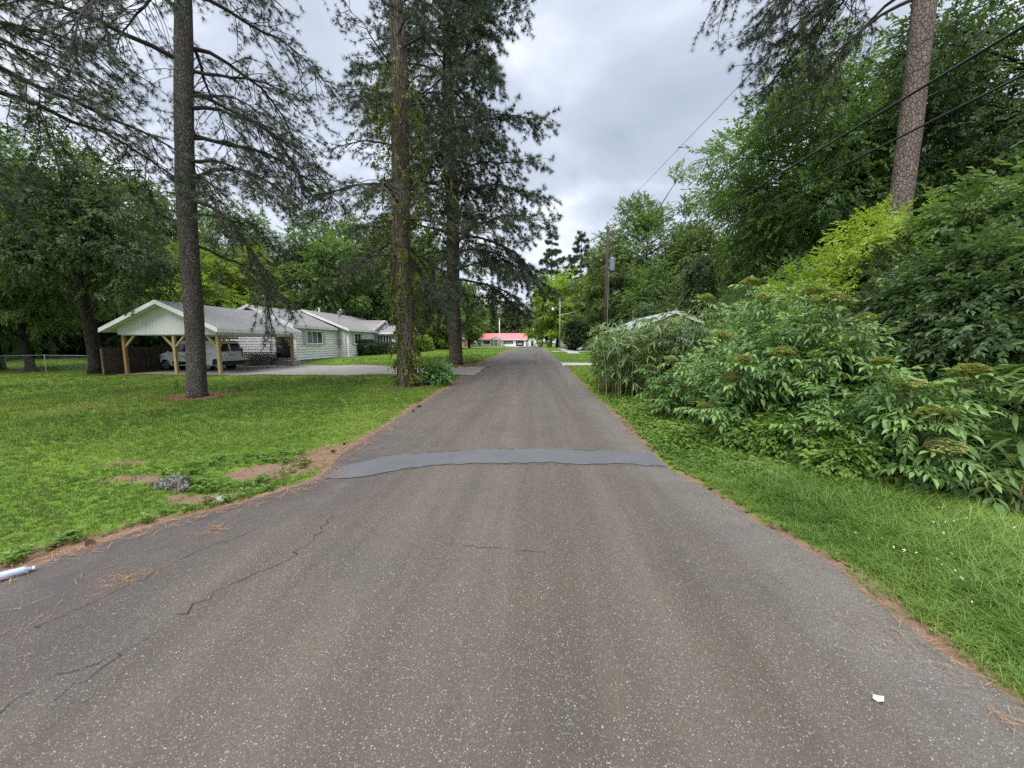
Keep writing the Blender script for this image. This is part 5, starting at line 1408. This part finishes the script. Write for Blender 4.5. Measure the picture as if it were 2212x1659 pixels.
# ladder carried on the van rack
lm = thing('ladder', Vector((-19.2, 23.8, 2.0)), 'dark ladder lying on the roof rack of the white van', 'ladder')
m = MB(); zt = vloc.z + 1.95
ca, sa_ = math.cos(math.pi - R(4)), math.sin(math.pi - R(4))
def vl(x, y, z): return (vloc.x + x * ca - y * sa_, vloc.y + x * sa_ + y * ca, zt + z)
for s in (.35, .65): m.bar(vl(-.9, s, 0), vl(2.9, s, 0), .035, .07)
m.obj('stiles', MT['black_plastic'], lm); m = MB()
for k in range(11): m.bar(vl(-.8 + k * .35, .37, 0), vl(-.8 + k * .35, .63, 0), .03)
m.obj('rungs', MT['galv'], lm)

# ------------------------------------------------------------------ pale roofed house on the right
ph = thing('pale_house', Vector((7.8, 25, gz(7.8, 25))), 'white house with pale metal gable roof half hidden behind the canes', 'house')
z = gz(7.8, 25); m = MB(); boards(m, (5.75, 22.3), (9.85, 22.3), z, 2.45, (0, -1)); boards(m, (5.75, 22.3), (5.75, 29), z, 2.45, (-1, 0)); m.box(5.752, 9.85, 22.302, 29, z, 2.43)
m.obj('wall', MT['lap_siding'], ph)
roof(ph, 'roof', 'y', 7.8, 2.5, 2.48, 3.50, 21.9, 29.3, .1, 'roof_metal')
panel_poly(ph, 'gable_panel', [(5.75, 22.25, 2.44), (9.85, 22.25, 2.44), (7.8, 22.25, 3.30)], 'white_panel', (0, .05, 0))
window(ph, (6.4, 22.3), (7.4, 22.3), 1.2, 2.2, (0, -1)); window(ph, (5.75, 24), (5.75, 25.2), 1.2, 2.2, (-1, 0))
b2 = thing('brown_house', Vector((6.5, 58, gz(6.5, 58))), 'small house with a dark brown roof past the canes', 'house')
z = gz(7, 58); m = MB(); boards(m, (5.4, 56), (5.4, 63), z, z + 2.4, (-1, 0)); boards(m, (5.4, 56), (11, 56), z, z + 2.4, (0, -1)); m.box(5.402, 11, 56.002, 63, z, z + 2.38); m.obj('wall', MT['lap_siding'], b2)
roof(b2, 'roof', 'x', 59.5, 4.0, z + 2.5, z + 3.7, 5.0, 11.4, .12, 'roof_brown'); window(b2, (5.4, 57.5), (5.4, 58.7), z + 1, z + 2, (-1, 0))
panel_poly(b2, 'gable_panel', [(5.37, 56, z + 2.4), (5.37, 63, z + 2.4), (5.37, 59.5, z + 3.5)], 'white_panel', (.03, 0, 0))

# ------------------------------------------------------------------ red roofed house far ahead
zf = gz(-10, 140); rh = thing('red_roofed_house', Vector((-11, 142, zf)), 'white ranch house with a red metal roof facing the end of the road', 'house')
m = MB(); boards(m, (-19.2, 140), (-6.5, 140), zf, 2.75, (0, -1), .25); m.box(-19.2, -6.5, 140.002, 147.6, zf, 2.74)
m.box(-6.5, -6.3, 140.0, 147.6, zf, 2.74); m.box(-3.5, -2.7, 140.0, 147.6, zf, 2.74); m.box(-6.3, -3.5, 140.02, 140.2, 2.35, 2.74); m.box(-6.3, -3.5, 146.8, 147.6, zf, 2.74); m.obj('wall', MT['white_paint'], rh)
roof(rh, 'roof', 'x', 143.8, 4.5, 2.80, 5.05, -19.7, -2.3, .14, 'red_metal')
for p, q, c in (((-17.6, 140), (-16.0, 140), 2), ((-10.3, 140), (-7.9, 140), 4)): window(rh, p, q, 1.1, 2.25, (0, -1), c, 2, 'door_dark', .45)
m = MB(); m.box(-13.6, -12.6, 139.9, 139.97, zf + .1, 2.3); m.obj('door', MT['shutter_pale'], rh)
pr = roof(rh, 'porch_roof', 'y', -13.4, 2.3, 2.72, 3.95, 137.4, 140.6, .12, 'red_metal')
panel_poly(pr, 'gable_panel', [(-15.5, 137.5, 2.7), (-11.3, 137.5, 2.7), (-13.4, 137.5, 3.8)], 'white_panel', (0, .05, 0))
for x in (-15.3, -14.1, -12.7, -11.5): m = MB(); m.tube([(x, 137.65, zf), (x, 137.65, 2.62)], .09, 8); m.obj('porch_post', MT['frame_white'], pr)
lowS = [(4.5, .32), (4.5, .75), (4.3, .95), (3.3, 1.08), (.02, 1.08), (0, .32)] + arch(.85, .38, .32)[::-1] + arch(3.55, .38, .32)[::-1]
upS = [(3.3, 1.08), (2.5, 1.66), (2.2, 1.72), (.5, 1.72), (.3, 1.66), (.02, 1.08)]
def suv_extra(th, side, cross):
    for s in (1, -1):
        m = MB(); m.box(-.015, .06, s * .80 - .1, s * .80 + .1, .85, 1.1); m.obj('tail_light', MT['tail_red'], th, local=True)
    m = MB(); m.box(-.06, .2, -.88, .88, .35, .58); m.obj('rear_bumper', MT['black_plastic'], th, local=True)
    m = MB(); m.box(-.014, 0, -.22, .22, .76, .9); m.obj('number_plate', MT['white_paint'], th, local=True)
vehicle('parked_car', 'silver white car backed into the garage bay of the red roofed house', 'car', Vector((-4.9, 140.6, zf + .02)), R(90), lowS, upS, .93, (.85, 3.55), .34, 4.5, 'van_paint',
        [[(3.1, 1.12), (2.45, 1.58), (1.0, 1.58), (.6, 1.12)]], ((3.26, 1.12), (2.52, 1.645), (-.78, .78), (-.7, .7)), [((.05, 1.13), (.27, 1.60), (-.78, .78), (-.70, .70))], suv_extra)
def shed(name, x0, x1, y0, y1, h, hr, label, wall, rf, axis='y', cat='shed', door=True):
    z = gz((x0 + x1) / 2, y0); th = thing(name, Vector(((x0 + x1) / 2, y0, z)), label, cat)
    m = MB(); m.box(x0, x1, y0, y1, z - .2, z + h); m.prism([(x0, z + h + .001), ((x0 + x1) / 2, z + hr - .08), (x1, z + h + .001)], 'y', y0 + .003, y1 - .003); m.obj('wall', MT[wall], th)
    roof(th, 'roof', 'y', (x0 + x1) / 2, (x1 - x0) / 2 + .25, z + h + .02, z + hr + .05, y0 - .2, y1 + .2, .1, rf)
    if door: m = MB(); xm = (x0 + x1) / 2; m.box(xm - .45, xm + .45, y0 - .04, y0 - .003, z, z + min(h - .1, 1.95)); m.obj('door', MT['door_dark'], th)
    return th
shed('garden_shed', -2.0, 1.2, 141, 146, 2.1, 3.2, 'grey gabled shed standing just right of the red roofed house', 'white_panel', 'roof_dark')
shed('small_shed', 3.6, 5.6, 122, 124, 1.3, 1.9, 'tiny tan shed in the grass near the pole with the street light', 'wood_new', 'roof_metal', door=False)
# brick house
zf2 = gz(-28, 108); bh = thing('brick_house', Vector((-28, 110, zf2)), 'low brick house with a grey hipped roof at the back of the lawn', 'house')
m = MB(); m.box(-31, -20, 110, 117, zf2, zf2 + 2.35); m.obj('wall', MT['brick'], bh)
m = MB(); m.box(-33.6, -31.002, 107.5, 117, zf2, zf2 + 2.35); m.obj('wall', MT['white_panel'], bh)
roof(bh, 'roof', 'x', 113.5, 4.1, zf2 + 2.4, zf2 + 3.75, -31.4, -19.5, .13, 'roof_dark'); r2 = roof(bh, 'roof', 'y', -32.3, 1.75, zf2 + 2.4, zf2 + 3.2, 107.1, 114, .13, 'roof_dark')
panel_poly(r2, 'gable_panel', [(-33.6, 107.45, zf2 + 2.36), (-31, 107.45, zf2 + 2.36), (-32.3, 107.45, zf2 + 3.0)], 'white_panel', (0, .04, 0))
window(bh, (-27.2, 110), (-25.7, 110), zf2 + 1.2, zf2 + 2.0, (0, -1)); window(bh, (-22, 110), (-20.9, 110), zf2 + .7, zf2 + 2.0, (0, -1), 1, 2)
m = MB(); m.box(-30.6, -29.7, 109.9, 109.98, zf2, zf2 + 2.05); m.obj('door', MT['white_paint'], bh)
board_fence((6.2, 98), (16, 98), 1.9, 'grey board fence behind the street light pole', mat='lattice')

# ------------------------------------------------------------------ poles, lamp, cables
pb = at(1306, 739, 31); pb = Vector((pb.x, 31, gz(pb.x, 31)))
up_ = thing('utility_pole', pb, 'tall dark utility pole carrying the grey transformer above the canes', 'utility pole')
m = MB(); m.tube([(pb.x, pb.y, pb.z - .3), (pb.x + .04, pb.y, 10.55)], [.16, .11], 12); m.obj('pole', MT['pole_wood'], up_, smooth=True)
tx, ty = pb.x + .42, pb.y
m = MB(); m.tube([(tx, ty, 7.25), (tx, ty, 7.28), (tx, ty, 8.18), (tx, ty, 8.22)], [.2, .235, .235, .2], 16); m.tube([(tx, ty, 8.21), (tx, ty, 8.30)], .12, 10); m.tube([(tx - .1, ty - .1, 8.2), (tx - .1, ty - .1, 8.5)], .035, 8)
tf = m.obj('transformer', MT['steel_grey'], up_)
m = MB(); m.box(pb.x + .1, tx - .2, ty - .05, ty + .05, 7.4, 7.5); m.box(pb.x + .1, tx - .2, ty - .05, ty + .05, 7.95, 8.05); m.obj('bracket', MT['galv'], tf)
m = MB(); m.tube([(pb.x - .05, ty, 10.5), (pb.x - .05, ty, 10.8)], [.06, .035], 8); m.obj('insulator', MT['pole_pale'], up_)
m = MB(); m.box(pb.x - .35, pb.x - .12, ty - .06, ty + .06, 9.2, 9.28); m.tube([(pb.x - .34, ty, 9.2), (pb.x - .34, ty, 9.55)], .05, 8); m.obj('cutout_switch', MT['pole_pale'], up_)
m = MB(); m.tube([(pb.x + .15, ty - .14, pb.z), (pb.x + .13, ty - .12, 7.2)], .02, 5); m.obj('conduit', MT['galv'], up_)
sb_ = at(1209, 742, 73); sb_ = Vector((sb_.x, 73, gz(sb_.x, 73)))
sl_ = thing('street_lamp', sb_, 'grey wooden pole with a white street light arm before the bright tree', 'street lamp')
m = MB(); m.tube([(sb_.x, 73, sb_.z - .3), (sb_.x - .05, 73, 10.4)], [.15, .10], 10); m.obj('pole', MT['pole_pale'], sl_, smooth=True)
m = MB(); m.tube([(sb_.x, 73, 7.75), (sb_.x - .7, 73, 8.1), (sb_.x - 1.35, 73, 8.0)], .035, 7); ar = m.obj('lamp_arm', MT['galv'], sl_)
m = MB(); m.tube([(sb_.x - 1.35, 73, 8.12), (sb_.x - 1.35, 73, 8.0), (sb_.x - 1.35, 73, 7.8), (sb_.x - 1.35, 73, 7.6)], [.12, .2, .24, .14], 12); m.obj('lamp_head', MT['frame_white'], ar)
m = MB(); m.tube([(sb_.x, 73, 6.8), (sb_.x + 2.2, 73, 7.2), (sb_.x + 3.1, 73, 7.5)], .03, 6); m.obj('side_bracket', MT['galv'], sl_)
fb = at(1079, 744, 128); fb = Vector((fb.x, 128, gz(fb.x, 128)))
fpl = thing('utility_pole', fb, 'pale slim pole in front of the red roof', 'utility pole'); m = MB(); m.tube([(fb.x, 128, fb.z - .2), (fb.x, 128, 9.6)], [.15, .12], 10); m.obj('pole', MT['frame_white'], fpl, smooth=True)
m = MB(); m.box(fb.x - .5, fb.x + .6, 127.85, 127.95, 9.2, 9.3); m.obj('crossarm', MT['pole_pale'], fpl)

def cable(label, a, b, sag, r, group=None):
    a, b = np.array(a, float), np.array(b, float); u = np.linspace(0, 1, 60)[:, None]
    pts = a * (1 - u) + b * u; pts[:, 2] -= (4 * sag * u * (1 - u))[:, 0]
    m = MB(); m.tube(pts, r, 6); o = m.obj('power_cable', MT['wire'], smooth=True); return tag(o, label, 'cable', group)
CBG = 'overhead cables along the right of the road'
def through(a, px, py, y, yend):
    """end point of a straight run from A through the picture point taken at depth y, carried on to yend"""
    q = at(px, py, y); d = (np.array(q) - np.array(a)) / (y - a[1]); return np.array(a) + d * (yend - a[1])
a1_ = (pb.x, pb.y - .12, 6.62); cable('thick upper cable slung low from the transformer pole toward the plated pine', a1_, through(a1_, 2060, 148, 5.6, -12), 0.0, .019, CBG)
a2_ = (pb.x, pb.y - .12, 6.25); cable('lower thick cable under the first one, nearest to the thicket', a2_, through(a2_, 2060, 238, 5.9, -12), 0.0, .016, CBG)
a3_ = (pb.x - .05, pb.y - .05, 10.8); cable('thin bare wire rising steeply across open sky from the pole top', a3_, through(a3_, 1705, 72, 9.6, -12), 0.0, .007, CBG)
a4_ = (pb.x, pb.y - .1, 8.9); cable('thin wire above the thick cables crossing in front of the spreading tree', a4_, through(a4_, 1935, 130, 7.4, -12), 0.0, .007, CBG)
a5_ = (pb.x, pb.y - .1, 8.4); cable('second thin wire just under the first thin wire by the spreading tree', a5_, through(a5_, 1850, 230, 8.0, -12), 0.0, .007, CBG)
cable('cable running on from the transformer pole to the street light pole', (pb.x, pb.y + .12, 6.4), (sb_.x, 72.9, 7.0), .5, .016, CBG)
cable('thin top wire running on from the transformer pole to the street light pole', (pb.x - .05, pb.y + .05, 10.75), (sb_.x - .05, 72.9, 10.3), .5, .008, CBG)
cable('far wire from the street light pole to the pale slim pole', (sb_.x, 73.1, 10.2), (fb.x, 127.9, 9.3), .6, .014, CBG)
cable('slack wire from the street light pole over the side lawn', (sb_.x + 3.0, 73, 7.5), (sb_.x + 16, 70, 9), .6, .012, CBG)
hsv = (-17.5, 35.3, 4.6)
cable('service wire sagging from the vine wrapped pine side to the white house mast', hsv, (pb.x, pb.y, 9.0), .7, .010, CBG)

# ------------------------------------------------------------------ stop sign
s0 = at(1161, 735, 96); s0 = Vector((s0.x, 96, gz(s0.x, 96)))
sg = thing('stop_sign', s0, 'red octagonal stop sign on a thin post at the end of the road', 'road sign')
m = MB(); m.bar((s0.x, 96, s0.z - .1), (s0.x, 96, s0.z + 2.75), .06, .06); m.obj('post', MT['galv'], sg)
oc = lambda r: [(s0.x + r * math.cos(t), s0.z + 2.45 + r * math.sin(t)) for t in np.arange(8) * math.pi / 4 + math.pi / 8]
m = MB(); m.prism(oc(.42), 'y', 95.93, 95.95); pl2 = m.obj('border', MT['frame_white'], sg)
m = MB(); m.prism(oc(.385), 'y', 95.915, 95.927); m.obj('plate', MT['sign_red'], sg)
cu = bpy.data.curves.new('letters', 'FONT'); cu.body = 'STOP'; cu.size = .30; cu.align_x = 'CENTER'; cu.align_y = 'CENTER'; cu.extrude = .002
tmp = bpy.data.objects.new('tmp', cu); COL.objects.link(tmp)
lme = bpy.data.meshes.new_from_object(tmp.evaluated_get(bpy.context.evaluated_depsgraph_get())); bpy.data.objects.remove(tmp)
lme.materials.clear(); lme.materials.append(MT['frame_white'])
lo = bpy.data.objects.new('letters', lme); COL.objects.link(lo); lo.parent = sg
lo.location = (0, -.09, 2.45); lo.rotation_euler = (R(90), 0, 0)

# ------------------------------------------------------------------ small things by the road
def lump(name, c, rx, ry, rzz, mat, label, cat, seed, sub=4, rough=.25, parent=None, group=None):
    bm = bmesh.new(); bmesh.ops.create_icosphere(bm, subdivisions=sub, radius=1.)
    g = np.random.default_rng(seed); ph = g.uniform(0, 6.28, 9)
    for v in bm.verts:
        p = v.co; k = 1 + rough * (.4 * math.sin(3 * p.x + ph[0] + 2 * p.y) + .3 * math.sin(5 * p.y + ph[1] - 2 * p.z) + .25 * math.sin(9 * p.x - 5 * p.z + ph[2]) + .2 * math.sin(14 * p.y + 9 * p.x + ph[3]))
        v.co = (p.x * rx * k, p.y * ry * k, p.z * rzz * k)
    me = bpy.data.meshes.new(name); bm.to_mesh(me); bm.free()
    for p in me.polygons: p.use_smooth = True
    o = link(name, me, MT[mat]); o.location = c
    return tag(o, label, cat, group)
c = gp(372, 1052); lump('weathered_stump', c + Vector((0, 0, .0)), .20, .15, .13, 'stump', 'low grey weathered stump in the worn lawn edge', 'stump', 4, 4, .4)
c = gp(483, 1082); lump('pale_stone', c + Vector((0, 0, .01)), .085, .06, .05, 'stone', 'small pale stone half sunk in the dirt near the stump', 'stone', 7, 3)
# plastic bottle
c = gp(36, 1247); d = (gp(66, 1240) - gp(4, 1256)).normalized() * .78
bt_ = thing('plastic_bottle', Vector((c.x, c.y, c.z + .035)), 'empty frosted plastic bottle lying where dirt meets asphalt', 'bottle')
m = MB(); ts = [-.11, -.105, -.02, 0, .045, .075, .085, .1]; rs = [.02, .033, .034, .031, .034, .022, .014, .014]
m.tube([Vector((c.x, c.y, c.z + .037)) + d * t for t in ts], rs, 14); m.obj('body', MT['bottle'], bt_, smooth=True)
m = MB(); m.tube([Vector((c.x, c.y, c.z + .037)) + d * t for t in (.1005, .118)], .016, 12); m.obj('cap', MT['paper'], bt_)
# scrap of paper
c = gp(1896, 1525); m = MB(); zr = rz(c.x, c.y)
pts = [(-.045, .0), (-.02, .022), (.02, .028), (.048, .008), (.03, -.012), (.012, -.026), (-.02, -.016)]
q = [(c.x + a * .6 + .12 * b, c.y + b * .85, zr + .012 + .008 * math.sin(9 * i)) for i, (a, b) in enumerate(pts)]
m.polygon(q); m.polygon([(a, b, z - .002) for a, b, z in q[::-1]]); tag(m.obj('paper_scrap', MT['paper']), 'small torn white scrap lying on the road surface', 'litter')
# pine cones
def cone_mesh():
    m = MB(); u = np.linspace(0, 1, 7); m.tube([(0, 0, .075 * (t - .5)) for t in u], .026 * np.sin(np.pi * (u * .85 + .12)) + .003, 8)
    sc_ = (np.array([(0, -.007, 0), (0, .007, 0), (.017, 0, .008)]), np.array([(0, 1, 2)]))
    n = 70; k = np.arange(n); a = k * 2.399; z = .07 * (k / n - .5); rr = .024 * np.sin(np.pi * ((k / n) * .8 + .15))
    m.scatter(sc_, np.stack([rr * np.cos(a), rr * np.sin(a), z], -1), np.stack([np.cos(a), np.sin(a), .5 + 0 * a], -1)); return m.mesh('pine_cone')
cm_ = cone_mesh(); cm_.materials.append(MT['cone_brown'])
rc2 = random.Random(2)
for px, py in ((1037, 1331 - 0), ):
    pass
CONES = [(744, 961), (720, 978), (905, 881), (893, 891), (907, 867), (934, 842), (945, 830), (972, 817), (1004, 794), (1031, 781), (1046, 773), (116, 1185), (196, 1178), (1262, 812), (1270, 822), (1278, 833)]
for px, py in CONES:
    c = gp(px, py); on = xl(c.y) < c.x < xr(c.y)
    o = link('pine_cone', cm_); o.location = (c.x, c.y, (rz(c.x, c.y) if on else c.z) + .024); o.rotation_euler = (R(90) + rc2.uniform(-.2, .2), 0, rc2.uniform(0, 6.28)); s_ = rc2.uniform(.75, 1.2) * (1.35 if c.y > 9 else .8); o.scale = (s_,) * 3
    tag(o, 'small dark fallen pine cone lying along the edge of the road', 'pine cone', 'fallen pine cones along the road edge')
# dead stick by the nearest pine
c = gp(383, 838); m = MB(); b = np.array((c.x, c.y, c.z)); m.tube([b, b + (.02, 0, .12), b + (-.03, .02, .24), b + (.03, .03, .36)], [.02, .017, .014, .006], 6); m.tube([b + (-.02, .01, .20), b + (-.09, 0, .30)], [.012, .004], 5); m.tube([b + (0, 0, .03), b + (.18, -.05, .05), b + (.40, -.04, .03)], [.018, .014, .006], 6); m.tube([b + (0, 0, .03), b + (-.3, .05, .03)], [.014, .005], 5)
tag(m.obj('dead_branch', MT['stick']), 'short forked dead branch sticking up from the grass by the pine', 'branch')

# the house group stands square to the road a little nearer than first set out
for o in list(COL.objects):
    if o.parent is None and o.name.split('.')[0] in ('white_house', 'carport', 'panel_van', 'ladder', 'wooden_fence', 'clipped_hedge') and o.location.x < -10:
        o.location.y -= 1.05; o.location.x += .22
